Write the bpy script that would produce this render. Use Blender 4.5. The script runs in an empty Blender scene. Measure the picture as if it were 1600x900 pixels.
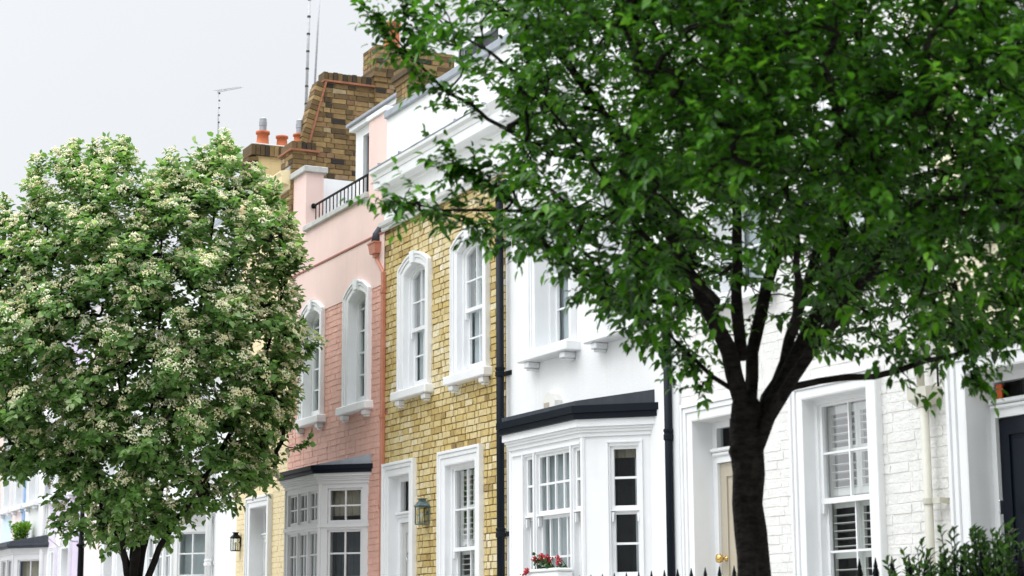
import bpy, math, random
import numpy as np
from mathutils import Vector, Matrix
R_ = math.radians
rng = random.Random(7)
sc = bpy.context.scene
col = sc.collection

# ------------------------------------------------------------------ camera
FPX, YAW, PITCH, ROLL = 3000.0, 0.4538200714, 0.1796703271, -0.0051866
EYE = 1.3
S = 9.0                                   # the terrace's face lies in the plane y = S
Fv = Vector((-math.cos(YAW)*math.cos(PITCH), math.sin(YAW)*math.cos(PITCH), math.sin(PITCH)))
R0 = Vector((math.sin(YAW), math.cos(YAW), 0)); U0 = R0.cross(Fv)
Rv = R0*math.cos(ROLL)+U0*math.sin(ROLL); Uv = U0*math.cos(ROLL)-R0*math.sin(ROLL)
cam_d = bpy.data.cameras.new('camera'); cam = bpy.data.objects.new('camera', cam_d); col.objects.link(cam)
cam.matrix_world = Matrix(((Rv.x, Uv.x, -Fv.x, 0), (Rv.y, Uv.y, -Fv.y, 0), (Rv.z, Uv.z, -Fv.z, EYE), (0, 0, 0, 1)))
cam_d.sensor_width = 36; cam_d.lens = FPX/1600*36
cam_d.clip_end = 3000; cam_d.clip_start = 0.05
cam_d.dof.use_dof = True; cam_d.dof.focus_distance = 20.0; cam_d.dof.aperture_fstop = 3.8
sc.camera = cam

# ------------------------------------------------------------------ light
SUN_EL, SUN_AZ = R_(52), R_(192)          # azimuth from +Y clockwise: light from the street side, a little from the left
world = bpy.data.worlds.new('World'); sc.world = world; world.use_nodes = True
nt = world.node_tree; nt.nodes.clear()
N = nt.nodes.new; L = nt.links.new
sky = N('ShaderNodeTexSky'); sky.sky_type = 'NISHITA'; sky.sun_disc = False
sky.sun_elevation = SUN_EL; sky.sun_rotation = SUN_AZ; sky.dust_density = 3; sky.air_density = 1
hs = N('ShaderNodeHueSaturation'); hs.inputs['Saturation'].default_value = .25
bg1 = N('ShaderNodeBackground'); bg1.inputs['Strength'].default_value = .10
L(sky.outputs[0], hs.inputs['Color']); L(hs.outputs[0], bg1.inputs[0])
tc = N('ShaderNodeTexCoord'); sp = N('ShaderNodeSeparateXYZ'); L(tc.outputs['Generated'], sp.inputs[0])
rampv = N('ShaderNodeMapRange'); rampv.inputs[1].default_value = .35; rampv.inputs[2].default_value = 1
rampv.inputs[3].default_value = .86; rampv.inputs[4].default_value = 4.6
L(sp.outputs[2], rampv.inputs[0])
nz = N('ShaderNodeTexNoise'); nz.inputs['Scale'].default_value = 1.7; nz.inputs['Detail'].default_value = 4
L(tc.outputs['Generated'], nz.inputs['Vector'])
nr = N('ShaderNodeMapRange'); nr.inputs[1].default_value = .3; nr.inputs[2].default_value = .7
nr.inputs[3].default_value = .955; nr.inputs[4].default_value = 1.04; L(nz.outputs[0], nr.inputs[0])
ml = N('ShaderNodeMath'); ml.operation = 'MULTIPLY'; L(rampv.outputs[0], ml.inputs[0]); L(nr.outputs[0], ml.inputs[1])
# the cloud is brightest round the hidden sun, behind the photographer
sdir = Vector((math.cos(SUN_EL)*math.sin(SUN_AZ), math.cos(SUN_EL)*math.cos(SUN_AZ), math.sin(SUN_EL)))
dt = N('ShaderNodeVectorMath'); dt.operation = 'DOT_PRODUCT'; L(tc.outputs['Generated'], dt.inputs[0]); dt.inputs[1].default_value = sdir
dm_ = N('ShaderNodeMapRange'); dm_.inputs[1].default_value = -.05; dm_.inputs[2].default_value = 1; dm_.inputs[3].default_value = 0; dm_.inputs[4].default_value = .5; L(dt.outputs['Value'], dm_.inputs[0])
ad_ = N('ShaderNodeMath'); ad_.operation = 'ADD'; L(ml.outputs[0], ad_.inputs[0]); L(dm_.outputs[0], ad_.inputs[1])
bg2 = N('ShaderNodeBackground'); bg2.inputs[0].default_value = (.935, .965, 1, 1); L(ad_.outputs[0], bg2.inputs[1])
mx = N('ShaderNodeMixShader'); mx.inputs[0].default_value = .85
L(bg1.outputs[0], mx.inputs[1]); L(bg2.outputs[0], mx.inputs[2])
ow = N('ShaderNodeOutputWorld'); L(mx.outputs[0], ow.inputs[0])
sd = bpy.data.lights.new('sun', 'SUN'); sd.energy = .5; sd.angle = R_(16); sd.color = (1, .97, .93)
so = bpy.data.objects.new('sun', sd); col.objects.link(so)
sdir = Vector((math.cos(SUN_EL)*math.sin(SUN_AZ), math.cos(SUN_EL)*math.cos(SUN_AZ), math.sin(SUN_EL)))
so.rotation_euler = sdir.to_track_quat('Z', 'Y').to_euler()
sc.view_settings.view_transform = 'Standard'; sc.view_settings.look = 'None'
sc.view_settings.exposure = 0.08; sc.view_settings.gamma = 1.0
sc.cycles.max_bounces = 8; sc.cycles.transparent_max_bounces = 12

# ------------------------------------------------------------------ measuring helpers (camera ray -> point on a real plane)
def ray(px, py): return Fv+Rv*((px-800)/FPX)+Uv*((450-py)/FPX)
def P(px, py, Y=S):
    r = ray(px, py); t = Y/r.y; return r.x*t, EYE+r.z*t
def PX(px, py, X):
    r = ray(px, py); t = X/r.x; return r.y*t, EYE+r.z*t
def AT(px, py, dep): return Vector((0, 0, EYE))+ray(px, py)*dep

# ------------------------------------------------------------------ materials
def mat(name, base, rough=.6, var=.08, vscale=6.0, bump=.0, bscale=60.0, tint=None, metal=0, spec=.5, streak=0, dirt=None, squash=None, bdist=.01):
    m = bpy.data.materials.new(name); m.use_nodes = True
    n = m.node_tree; b = n.nodes['Principled BSDF']
    b.inputs['Roughness'].default_value = rough; b.inputs['Metallic'].default_value = metal
    b.inputs['Specular IOR Level'].default_value = spec
    A = n.nodes.new; K = n.links.new
    t = A('ShaderNodeTexCoord')
    x = A('ShaderNodeTexNoise'); x.inputs['Scale'].default_value = vscale; x.inputs['Detail'].default_value = 6; x.inputs['Roughness'].default_value = .62
    co = t.outputs['Object']
    if squash:
        mq = A('ShaderNodeMapping'); mq.inputs['Scale'].default_value = squash; K(co, mq.inputs[0]); co = mq.outputs[0]
    K(co, x.inputs['Vector'])
    mr = A('ShaderNodeMapRange'); mr.inputs[1].default_value = .3; mr.inputs[2].default_value = .7
    mr.inputs[3].default_value = 1-var; mr.inputs[4].default_value = 1+var; K(x.outputs[0], mr.inputs[0])
    if tint:
        at = A('ShaderNodeAttribute'); at.attribute_name = 'tint'
        cr = A('ShaderNodeValToRGB'); cr.color_ramp.interpolation = 'LINEAR'
        els = cr.color_ramp.elements
        while len(els) < len(tint): els.new(.5)
        for i, c in enumerate(tint):
            els[i].position = i/(len(tint)-1); els[i].color = (*c, 1)
        K(at.outputs['Fac'], cr.inputs[0]); src = cr.outputs[0]
    else:
        rgb = A('ShaderNodeRGB'); rgb.outputs[0].default_value = (*base, 1); src = rgb.outputs[0]
    v = A('ShaderNodeVectorMath'); v.operation = 'SCALE'; K(src, v.inputs[0]); K(mr.outputs[0], v.inputs['Scale'])
    out = v.outputs[0]
    if streak:                          # rain-washed streaks running down the surface
        mp = A('ShaderNodeMapping'); mp.inputs['Scale'].default_value = (9, 9, .7); K(t.outputs['Object'], mp.inputs[0])
        s = A('ShaderNodeTexNoise'); s.inputs['Scale'].default_value = 1.3; s.inputs['Detail'].default_value = 5; K(mp.outputs[0], s.inputs['Vector'])
        r2 = A('ShaderNodeMapRange'); r2.inputs[1].default_value = .55; r2.inputs[2].default_value = .8; r2.inputs[3].default_value = 0; r2.inputs[4].default_value = streak
        K(s.outputs[0], r2.inputs[0])
        mm = A('ShaderNodeMix'); mm.data_type = 'RGBA'; K(r2.outputs[0], mm.inputs[0]); K(out, mm.inputs[6])
        mm.inputs[7].default_value = (*(dirt or (.25, .24, .2)), 1); out = mm.outputs[2]
    K(out, b.inputs['Base Color'])
    if bump:
        y = A('ShaderNodeTexNoise'); y.inputs['Scale'].default_value = bscale; y.inputs['Detail'].default_value = 4; K(co, y.inputs['Vector'])
        bp = A('ShaderNodeBump'); bp.inputs['Strength'].default_value = bump; bp.inputs['Distance'].default_value = bdist
        K(y.outputs[0], bp.inputs['Height']); K(bp.outputs[0], b.inputs['Normal'])
    return m
def glass_mat(name, tintc=(.82, .86, .86), refl=1.0):
    m = bpy.data.materials.new(name); m.use_nodes = True
    n = m.node_tree; n.nodes.clear(); A = n.nodes.new; K = n.links.new
    tr = A('ShaderNodeBsdfTransparent'); tr.inputs[0].default_value = (*tintc, 1)
    gl = A('ShaderNodeBsdfGlossy'); gl.inputs['Roughness'].default_value = .02
    t = A('ShaderNodeTexCoord'); y = A('ShaderNodeTexNoise'); y.inputs['Scale'].default_value = 3; K(t.outputs['Object'], y.inputs['Vector'])
    bp = A('ShaderNodeBump'); bp.inputs['Strength'].default_value = .06; bp.inputs['Distance'].default_value = .02; K(y.outputs[0], bp.inputs['Height'])
    K(bp.outputs[0], gl.inputs['Normal'])
    fr = A('ShaderNodeFresnel'); fr.inputs[0].default_value = 1.5
    mu = A('ShaderNodeMath'); mu.operation = 'MULTIPLY'; mu.inputs[1].default_value = refl; K(fr.outputs[0], mu.inputs[0])
    mi = A('ShaderNodeMixShader'); K(mu.outputs[0], mi.inputs[0]); K(tr.outputs[0], mi.inputs[1]); K(gl.outputs[0], mi.inputs[2])
    o = A('ShaderNodeOutputMaterial'); K(mi.outputs[0], o.inputs[0]); return m
def leaf_mat(name, cols, trans, rough=.42, spec=.5, transl=.3):
    m = bpy.data.materials.new(name); m.use_nodes = True
    n = m.node_tree; b = n.nodes['Principled BSDF']; A = n.nodes.new; K = n.links.new
    at = A('ShaderNodeAttribute'); at.attribute_name = 'tint'
    cr = A('ShaderNodeValToRGB'); els = cr.color_ramp.elements
    while len(els) < len(cols): els.new(.5)
    for i, c in enumerate(cols): els[i].position = i/(len(cols)-1); els[i].color = (*c, 1)
    K(at.outputs['Fac'], cr.inputs[0]); K(cr.outputs[0], b.inputs['Base Color'])
    b.inputs['Roughness'].default_value = rough; b.inputs['Specular IOR Level'].default_value = spec
    tl = A('ShaderNodeBsdfTranslucent')
    v = A('ShaderNodeVectorMath'); v.operation = 'MULTIPLY'; K(cr.outputs[0], v.inputs[0]); v.inputs[1].default_value = trans; K(v.outputs[0], tl.inputs[0])
    mi = A('ShaderNodeMixShader'); mi.inputs[0].default_value = transl; K(b.outputs[0], mi.inputs[1]); K(tl.outputs[0], mi.inputs[2])
    K(mi.outputs[0], n.nodes['Material Output'].inputs[0]); return m

M = {}
M['white'] = mat('white_gloss_paint', (.80, .81, .82), .38, .03, 3, .06, 30, streak=.10, dirt=(.5, .5, .47))
M['white_render'] = mat('white_masonry_paint', (.80, .81, .81), .75, .035, 1.6, .25, 45, streak=.16, dirt=(.58, .57, .53))
M['white_brick'] = mat('white_painted_brick', (.76, .755, .73), .6, .06, 9, .7, 45, streak=.10, dirt=(.5, .48, .42))
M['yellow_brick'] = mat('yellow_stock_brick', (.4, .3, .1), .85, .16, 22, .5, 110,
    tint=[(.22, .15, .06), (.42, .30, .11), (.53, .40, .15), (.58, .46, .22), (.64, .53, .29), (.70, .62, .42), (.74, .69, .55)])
M['mortar'] = mat('stock_brick_mortar', (.17, .12, .055), .95, .2, 20, .4, 90)
M['pink_brick'] = mat('pink_painted_brick', (.75, .435, .355), .6, .08, 5, .5, 70, streak=.2, dirt=(.52, .25, .20))
M['pink_render'] = mat('pink_smooth_render', (.80, .60, .55), .75, .06, 1.2, .2, 45, streak=.24, dirt=(.68, .45, .39))
M['cream_brick'] = mat('cream_painted_brick', (.82, .69, .43), .6, .05, 8, .3, 70, streak=.08, dirt=(.6, .48, .28))
M['cream_pale'] = mat('pale_cream_painted_brick', (.80, .74, .55), .6, .05, 8, .35, 70, streak=.05)
M['ochre'] = mat('ochre_render', (.72, .54, .27), .8, .06, 2, .15, 40, streak=.2)
M['sooty'] = mat('sooty_stock_brick', (.2, .13, .06), .9, .22, 18, .6, 90,
    tint=[(.025, .020, .016), (.07, .045, .018), (.145, .09, .035), (.22, .14, .055), (.29, .195, .08), (.19, .10, .05), (.32, .245, .14)])
M['sooty_mortar'] = mat('sooty_mortar', (.20, .15, .08), .95, .25, 15, .4, 80)
M['terracotta'] = mat('terracotta', (.46, .115, .035), .7, .2, 12, .2, 60, streak=.35, dirt=(.09, .05, .04))
M['terra_paint'] = mat('terracotta_gloss_paint', (.50, .20, .13), .5, .10, 8, .1, 40, streak=.35, dirt=(.32, .10, .06))
M['rust'] = mat('rust_red_paint', (.33, .115, .085), .6, .1, 8)
M['tile_red'] = mat('red_clay_tile', (.28, .11, .055), .8, .3, 14, .3, 60)
M['stone'] = mat('grey_coping_stone', (.50, .50, .48), .85, .12, 8, .3, 60, streak=.3, dirt=(.2, .2, .18))
M['lead'] = mat('sheet_lead', (.30, .33, .37), .5, .12, 5, .15, 20, streak=.2, dirt=(.5, .52, .54))
M['lead_dark'] = mat('dark_sheet_lead', (.045, .052, .065), .55, .15, 6, .2, 25, spec=.25, streak=.15, dirt=(.16, .18, .2))
M['navy_metal'] = mat('navy_black_gloss_paint', (.005, .008, .014), .42, .1, 8, .05, 30, spec=.14)
M['black_metal'] = mat('black_iron_paint', (.004, .005, .007), .5, .1, 20, .1, 60, spec=.12)
M['cream_pipe'] = mat('cream_gloss_paint', (.57, .555, .48), .45, .04, 8, .05, 40, streak=.1)
M['grey_paint'] = mat('pale_grey_gloss_paint', (.60, .60, .61), .4, .03, 4, .05, 30)
M['beige_door'] = mat('beige_door_paint', (.47, .42, .33), .35, .03, 4, .04, 30)
M['grey_door'] = mat('grey_door_paint', (.52, .52, .50), .35, .03, 4)
M['navy_door'] = mat('navy_door_paint', (.005, .008, .015), .3, .1, 4, spec=.2)
M['brass'] = mat('polished_brass', (.75, .5, .16), .22, .08, 20, metal=1)
M['chrome'] = mat('polished_chrome', (.65, .66, .68), .18, .05, 20, metal=1)
M['alu'] = mat('weathered_aluminium', (.40, .41, .43), .5, .1, 20, metal=.3)
M['verdigris'] = mat('verdigris_copper', (.085, .135, .145), .6, .35, 40, .3, 80)
M['net'] = mat('net_curtain', (.56, .60, .62), .9, .05, 8)
M['curtain_beige'] = mat('beige_curtain', (.42, .37, .29), .9, .08, 8)
M['curtain_dark'] = mat('dark_curtain', (.10, .11, .12), .9, .15, 8)  # near-black sheet behind panes, standing in for the unlit room
M['shutter'] = mat('white_shutter_paint', (.74, .73, .69), .5, .03, 8)
M['room'] = mat('dim_room_plaster', (.10, .10, .11), .9, .2, 2)  # the dimness of the rooms is put into this dark colour
M['cowl'] = mat('galvanised_cowl', (.34, .35, .37), .4, .15, 20, metal=.7)
M['cable'] = mat('black_cable', (.02, .02, .02), .5)
M['plastic_white'] = mat('white_plastic', (.78, .77, .73), .4, .04, 6)
M['orange'] = mat('orange_plastic', (.75, .12, .02), .5)
M['bulb'] = mat('frosted_bulb_glass', (.75, .72, .62), .3)
M['glass'] = glass_mat('window_glass', (.86, .9, .9), .4)
M['lamp_glass'] = glass_mat('lantern_glass', (.9, .92, .88), .7)
M['asphalt'] = mat('asphalt', (.05, .05, .052), .9, .2, 8, .4, 150)
M['paving'] = mat('york_stone_paving', (.42, .41, .38), .85, .15, 3, .3, 60)
M['kerb'] = mat('granite_kerb', (.38, .38, .37), .8, .15, 30, .3, 90)
M['soil'] = mat('garden_soil', (.06, .045, .03), .95, .3, 15, .5, 60)
M['pale_pink'] = mat('pale_pink_render', (.80, .69, .69), .7, .04, 3, .15, 50, streak=.05)
M['lilac'] = mat('lilac_render', (.68, .60, .76), .7, .04, 3, .15, 50, streak=.05)
M['pale_blue'] = mat('pale_blue_render', (.60, .72, .82), .7, .04, 3, .15, 50, streak=.05)
M['blue_trim'] = mat('blue_trim_paint', (.26, .43, .70), .5, .04, 3)
M['salmon'] = mat('salmon_render', (.77, .58, .53), .7, .05, 3, .15, 50)
M['bark'] = mat('dark_cherry_bark', (.013, .011, .0095), .85, .95, 17, 1.0, 22, spec=.12, squash=(1, 1, 2.2), bdist=.04, streak=.6, dirt=(.06, .056, .046))
M['bark_grey'] = mat('dark_grey_bark', (.013, .011, .010), .85, .5, 9, 1.0, 30, spec=.15)
M['leaf_cherry'] = leaf_mat('cherry_leaf', [(.012, .042, .005), (.030, .105, .009), (.070, .21, .016), (.16, .36, .04)], (1.7, 1.8, .5), .30, .42, .36)
M['leaf_beam'] = leaf_mat('whitebeam_leaf', [(.055, .13, .026), (.105, .22, .055), (.20, .33, .12), (.46, .54, .34)], (1.4, 1.55, .7), .45, .35, .38)
M['leaf_shrub'] = leaf_mat('shrub_leaf', [(.012, .042, .007), (.030, .085, .014), (.09, .20, .035)], (1.4, 1.7, .7), .32, .4, .25)
M['leaf_lime'] = leaf_mat('lime_leaf', [(.10, .22, .02), (.2, .36, .04)], (1.4, 1.5, .6), .45, .4, .3)
M['blossom'] = mat('cream_blossom', (.6, .5, .3), .8, .05, 8, tint=[(.58, .49, .23), (.71, .66, .38), (.78, .77, .55), (.81, .85, .70)])
M['geranium'] = mat('red_geranium_petal', (.55, .015, .02), .6, .2, 40, tint=[(.28, .006, .01), (.50, .014, .022)])

# ------------------------------------------------------------------ mesh builder
WL = {}
class MB:
    def __init__(s, xf=None): s.v = []; s.f = []; s.t = []; s.xf = xf or (lambda u, w, z: (u, w, z))
    def add(s, vs, fs, tint=.5):
        b = len(s.v); s.v += [s.xf(*p) for p in vs]; s.f += [tuple(i+b for i in f) for f in fs]; s.t += [tint]*len(fs)
    def quad(s, a, b, c, d, tint=.5): s.add([a, b, c, d], [(0, 1, 2, 3)], tint)
    def box(s, u0, u1, w0, w1, z0, z1, tint=.5, bev=0):
        if u0 > u1: u0, u1 = u1, u0
        if w0 > w1: w0, w1 = w1, w0
        if z0 > z1: z0, z1 = z1, z0
        if bev <= 0:
            s.add([(u0, w0, z0), (u1, w0, z0), (u1, w1, z0), (u0, w1, z0), (u0, w0, z1), (u1, w0, z1), (u1, w1, z1), (u0, w1, z1)],
                  [(0, 3, 2, 1), (4, 5, 6, 7), (0, 1, 5, 4), (1, 2, 6, 5), (2, 3, 7, 6), (3, 0, 4, 7)], tint)
            return
        b = min(bev, (u1-u0)*.45, (w1-w0)*.45, (z1-z0)*.45)
        us = (u0, u0+b, u1-b, u1); ws = (w0, w0+b, w1-b, w1); zs = (z0, z0+b, z1-b, z1)
        V = []; ix = {}
        def g(i, j, k):
            if (i, j, k) not in ix: ix[(i, j, k)] = len(V); V.append((us[i], ws[j], zs[k]))
            return ix[(i, j, k)]
        F = []
        for k, o in ((0, 1), (3, 0)): F.append([g(1, 1, k), g(2, 1, k), g(2, 2, k), g(1, 2, k)])
        for j in (0, 3): F.append([g(1, j, 1), g(2, j, 1), g(2, j, 2), g(1, j, 2)])
        for i in (0, 3): F.append([g(i, 1, 1), g(i, 2, 1), g(i, 2, 2), g(i, 1, 2)])
        for i, i2 in ((0, 1), (3, 2)):
            for j, j2 in ((0, 1), (3, 2)): F.append([g(i, j2, 1), g(i2, j, 1), g(i2, j, 2), g(i, j2, 2)])
            for k, k2 in ((0, 1), (3, 2)): F.append([g(i, 1, k2), g(i2, 1, k), g(i2, 2, k), g(i, 2, k2)])
        for j, j2 in ((0, 1), (3, 2)):
            for k, k2 in ((0, 1), (3, 2)): F.append([g(1, j, k2), g(1, j2, k), g(2, j2, k), g(2, j, k2)])
        for i, i2 in ((0, 1), (3, 2)):
            for j, j2 in ((0, 1), (3, 2)):
                for k, k2 in ((0, 1), (3, 2)): F.append([g(i, j2, k2), g(i2, j, k2), g(i2, j2, k)])
        s.add(V, F, tint)
    def prism(s, pts, z0, z1, z1s=None, tint=.5):          # plan polygon extruded in z; z1s gives a height per corner
        n = len(pts); tops = z1s or [z1]*n
        V = [(p[0], p[1], z0) for p in pts]+[(p[0], p[1], t) for p, t in zip(pts, tops)]
        s.add(V, [tuple(range(n))[::-1], tuple(range(n, 2*n))]+[(i, (i+1) % n, n+(i+1) % n, n+i) for i in range(n)], tint)
    def wprism(s, pts, w0, w1, tint=.5):                    # polygon in (u,z) extruded through w
        n = len(pts)
        V = [(p[0], w0, p[1]) for p in pts]+[(p[0], w1, p[1]) for p in pts]
        s.add(V, [tuple(range(n)), tuple(range(n, 2*n))[::-1]]+[(i, n+i, n+(i+1) % n, (i+1) % n) for i in range(n)], tint)
    def tube(s, pts, rads, n=8, cap=True, tint=.5, lump=0):
        pts = [Vector(p) for p in pts]; V = []; F = []; prev = None
        for i, p in enumerate(pts):
            d = (pts[min(i+1, len(pts)-1)]-pts[max(i-1, 0)])
            d = d.normalized() if d.length > 1e-9 else Vector((0, 0, 1))
            if prev is None:
                a = d.orthogonal().normalized()
            else:
                a = prev-d*prev.dot(d); a = a.normalized() if a.length > 1e-6 else d.orthogonal().normalized()
            prev = a; b = d.cross(a); r = rads[i] if hasattr(rads, '__len__') else rads
            for k in range(n):
                q = r*(1+lump*(rng.random()-.5)); an = 2*math.pi*k/n
                V.append(tuple(p+a*math.cos(an)*q+b*math.sin(an)*q))
        for i in range(len(pts)-1):
            for k in range(n):
                F.append((i*n+k, i*n+(k+1) % n, (i+1)*n+(k+1) % n, (i+1)*n+k))
        if cap: F += [tuple(range(n))[::-1], tuple(range((len(pts)-1)*n, len(pts)*n))]
        s.add(V, F, tint)
    def lathe(s, c, prof, n=12, axis='z', tint=.5):         # prof: (radius, height)
        V = []; F = []
        for r, h in prof:
            for k in range(n):
                a = 2*math.pi*k/n; x, y = r*math.cos(a), r*math.sin(a)
                V.append((c[0]+x, c[1]+y, c[2]+h) if axis == 'z' else ((c[0]+x, c[1]-h, c[2]+y) if axis == 'w' else (c[0]+h, c[1]+x, c[2]+y)))
        m = len(prof)
        for i in range(m-1):
            for k in range(n): F.append((i*n+k, i*n+(k+1) % n, (i+1)*n+(k+1) % n, (i+1)*n+k))
        F += [tuple(range(n))[::-1], tuple(range((m-1)*n, m*n))]
        s.add(V, F, tint)
    def sweep(s, path, prof, tint=.5, ends=True):           # path of (u,z); prof of (outward, w); outward = left of travel
        n = len(path); m = len(prof); V = []
        for i in range(n):
            def nrm(a, b):
                dx, dz = b[0]-a[0], b[1]-a[1]; l = math.hypot(dx, dz); return (-dz/l, dx/l)
            n1 = nrm(path[i-1], path[i]) if i > 0 else nrm(path[0], path[1])
            n2 = nrm(path[i], path[i+1]) if i < n-1 else n1
            k = 1+n1[0]*n2[0]+n1[1]*n2[1]; mi = ((n1[0]+n2[0])/k, (n1[1]+n2[1])/k)
            for o, w in prof: V.append((path[i][0]+mi[0]*o, w, path[i][1]+mi[1]*o))
        F = [(i*m+j, i*m+j+1, (i+1)*m+j+1, (i+1)*m+j) for i in range(n-1) for j in range(m-1)]
        if ends: F += [tuple(range(m)), tuple(range((n-1)*m, n*m))[::-1]]
        s.add(V, F, tint)
    def plate(s, u0, u1, z0, z1, holes, w=0.0, back=None):  # sheet with rectangular holes; back gives it thickness
        us = sorted({u0, u1}|{max(u0, min(u1, h[k])) for h in holes for k in (0, 1)})
        for a, b in zip(us, us[1:]):
            if b-a < 1e-6: continue
            mid = (a+b)/2; iv = sorted((max(z0, h[2]), min(z1, h[3])) for h in holes if h[0] < mid < h[1] and h[3] > z0 and h[2] < z1)
            z = z0; seg = []
            for p, q in iv:
                if p > z: seg.append((z, p))
                z = max(z, q)
            if z < z1: seg.append((z, z1))
            for p, q in seg:
                s.quad((a, w, p), (b, w, p), (b, w, q), (a, w, q))
        if back is not None:
            for (a, b, p, q) in holes:
                s.quad((a, w, p), (a, back, p), (a, back, q), (a, w, q)); s.quad((b, w, p), (b, back, p), (b, back, q), (b, w, q))
                s.quad((a, w, p), (b, w, p), (b, back, p), (a, back, p)); s.quad((a, w, q), (b, w, q), (b, back, q), (a, back, q))
            for a in (u0, u1): s.quad((a, w, z0), (a, back, z0), (a, back, z1), (a, w, z1))
            for p in (z0, z1): s.quad((u0, w, p), (u1, w, p), (u1, back, p), (u0, back, p))
    def bricks(s, u0, u1, z0, z1, holes, lim=None, out=.009, jit=.003, seed=0, wj=.004, dark=None, gap=.017, ch=.076, hj=.011, bl=.225):
        r = random.Random(seed); row = 0; z = z0
        while z < z1-.02:
            zb = min(z+ch-hj, z1)
            a0, a1 = (lim(z+.03) if lim else (u0, u1))
            u = u0-(.16*(row % 2))-r.uniform(0, .02); k = row
            while u < a1:
                ln = (bl if k % 2 == 0 else bl*.53)*r.uniform(.93, 1.07)-gap; k += 1
                segs = [(max(u, a0), min(u+ln, a1))]
                for h in holes:
                    if h[2] < zb-.004 and h[3] > z+.004:
                        ns = []
                        for p, q in segs:
                            if h[1] <= p or h[0] >= q: ns.append((p, q)); continue
                            if h[0] > p: ns.append((p, h[0]))
                            if h[1] < q: ns.append((h[1], q))
                        segs = ns
                for p, q in segs:
                    if q-p < .02: continue
                    t = min(1, max(0, r.gauss(.5, .24))) if dark is None else min(1, max(0, dark(p, z, r)))
                    w = -out+r.uniform(-wj, wj*.6)
                    J = lambda: r.uniform(-jit, jit)
                    c = [(p+J(), w+J()*.4, z+J()), (q+J(), w+J()*.4, z+J()), (q+J(), w+J()*.4, zb+J()), (p+J(), w+J()*.4, zb+J())]
                    bk = [(p-.002, .001, z-.002), (q+.002, .001, z-.002), (q+.002, .001, zb+.002), (p-.002, .001, zb+.002)]
                    s.add(c+bk, [(0, 1, 2, 3), (0, 4, 5, 1), (1, 5, 6, 2), (2, 6, 7, 3), (3, 7, 4, 0)], t)
                u += ln+gap
            z += ch; row += 1
    def build(s, name, m, parent=None, smooth=False, origin=None):
        me = bpy.data.meshes.new(name)
        o0 = Vector(origin) if origin is not None else (WL[parent] if parent else Vector((0, 0, 0)))
        V = np.array(s.v, dtype=np.float64)-np.array(o0)
        me.from_pydata(V.tolist(), [], s.f)
        a = me.attributes.new('tint', 'FLOAT', 'FACE'); a.data.foreach_set('value', np.array(s.t, dtype=np.float32))
        if smooth: me.polygons.foreach_set('use_smooth', [True]*len(me.polygons))
        me.materials.append(m); me.update()
        o = bpy.data.objects.new(name, me); col.objects.link(o)
        if parent: o.parent = parent
        else: o.location = o0
        WL[o] = o0; return o

def tag(o, label=None, cat=None, group=None, kind=None):
    for k, v in (('label', label), ('category', cat), ('group', group), ('kind', kind)):
        if v: o[k] = v
    return o
def thing(name, loc, label, cat, group=None):
    o = bpy.data.objects.new(name, None); col.objects.link(o); o.location = loc; o.empty_display_size = .2
    WL[o] = Vector(loc); return tag(o, label, cat, group)
FX = lambda u, w, z: (u, S+w, z)                            # facade frame: u along the terrace, w into the house
def plane_xf(X0, Y0, dx, dy):
    l = math.hypot(dx, dy); dx /= l; dy /= l
    return lambda u, w, z: (X0+dx*u-dy*w, Y0+dy*u+dx*w, z)

# ------------------------------------------------------------------ windows and doors
CAS = lambda w, d: [(0, d), (0, -.042), (.012, -.048), (w*.45, -.048), (w*.47, -.040), (w*.50, -.040), (w*.52, -.060), (w*.74, -.060), (w*.76, -.052), (w*.79, -.052), (w*.81, -.072), (w*.97, -.072), (w, -.066), (w, .002)]
def opening_path(a, b, z0, zs, rise, n=10):
    pts = [(a, z0), (a, zs)]
    if rise > 0:
        c = (a+b)/2; hw = (b-a)/2
        pts += [(c-hw*math.cos(math.pi*i/n) if False else a+(b-a)*i/n, zs+rise*(1-((a+(b-a)*i/n-c)/hw)**2)) for i in range(1, n)]
    return pts+[(b, zs), (b, z0)]
def strips(a, b, z0, zs, rise, n=10):
    if rise <= 0: return [(a, b, z0, zs)]
    c = (a+b)/2; hw = (b-a)/2; r = []
    for i in range(n):
        x = a+(b-a)*(i+.5)/n; r.append((a+(b-a)*i/n, a+(b-a)*(i+1)/n, z0, zs+rise*(1-((x-c)/hw)**2)+.01))
    return r
def drape(parent, xf, a, b, z0, z1, w, m, name='curtain', amp=.012, n=28):  # also hangs the dark sheets that stand in for unlit rooms
    mb = MB(xf); seg = []
    for i in range(n+1):
        u = a+(b-a)*i/n; seg.append((u, w+amp*math.sin(i*2.1)+amp*.6*math.sin(i*.77+1)))
    for p, q in zip(seg, seg[1:]): mb.quad((p[0], p[1], z0), (q[0], q[1], z0), (q[0], q[1], z1), (p[0], p[1], z1))
    return mb.build(name, m, parent, True)
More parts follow.
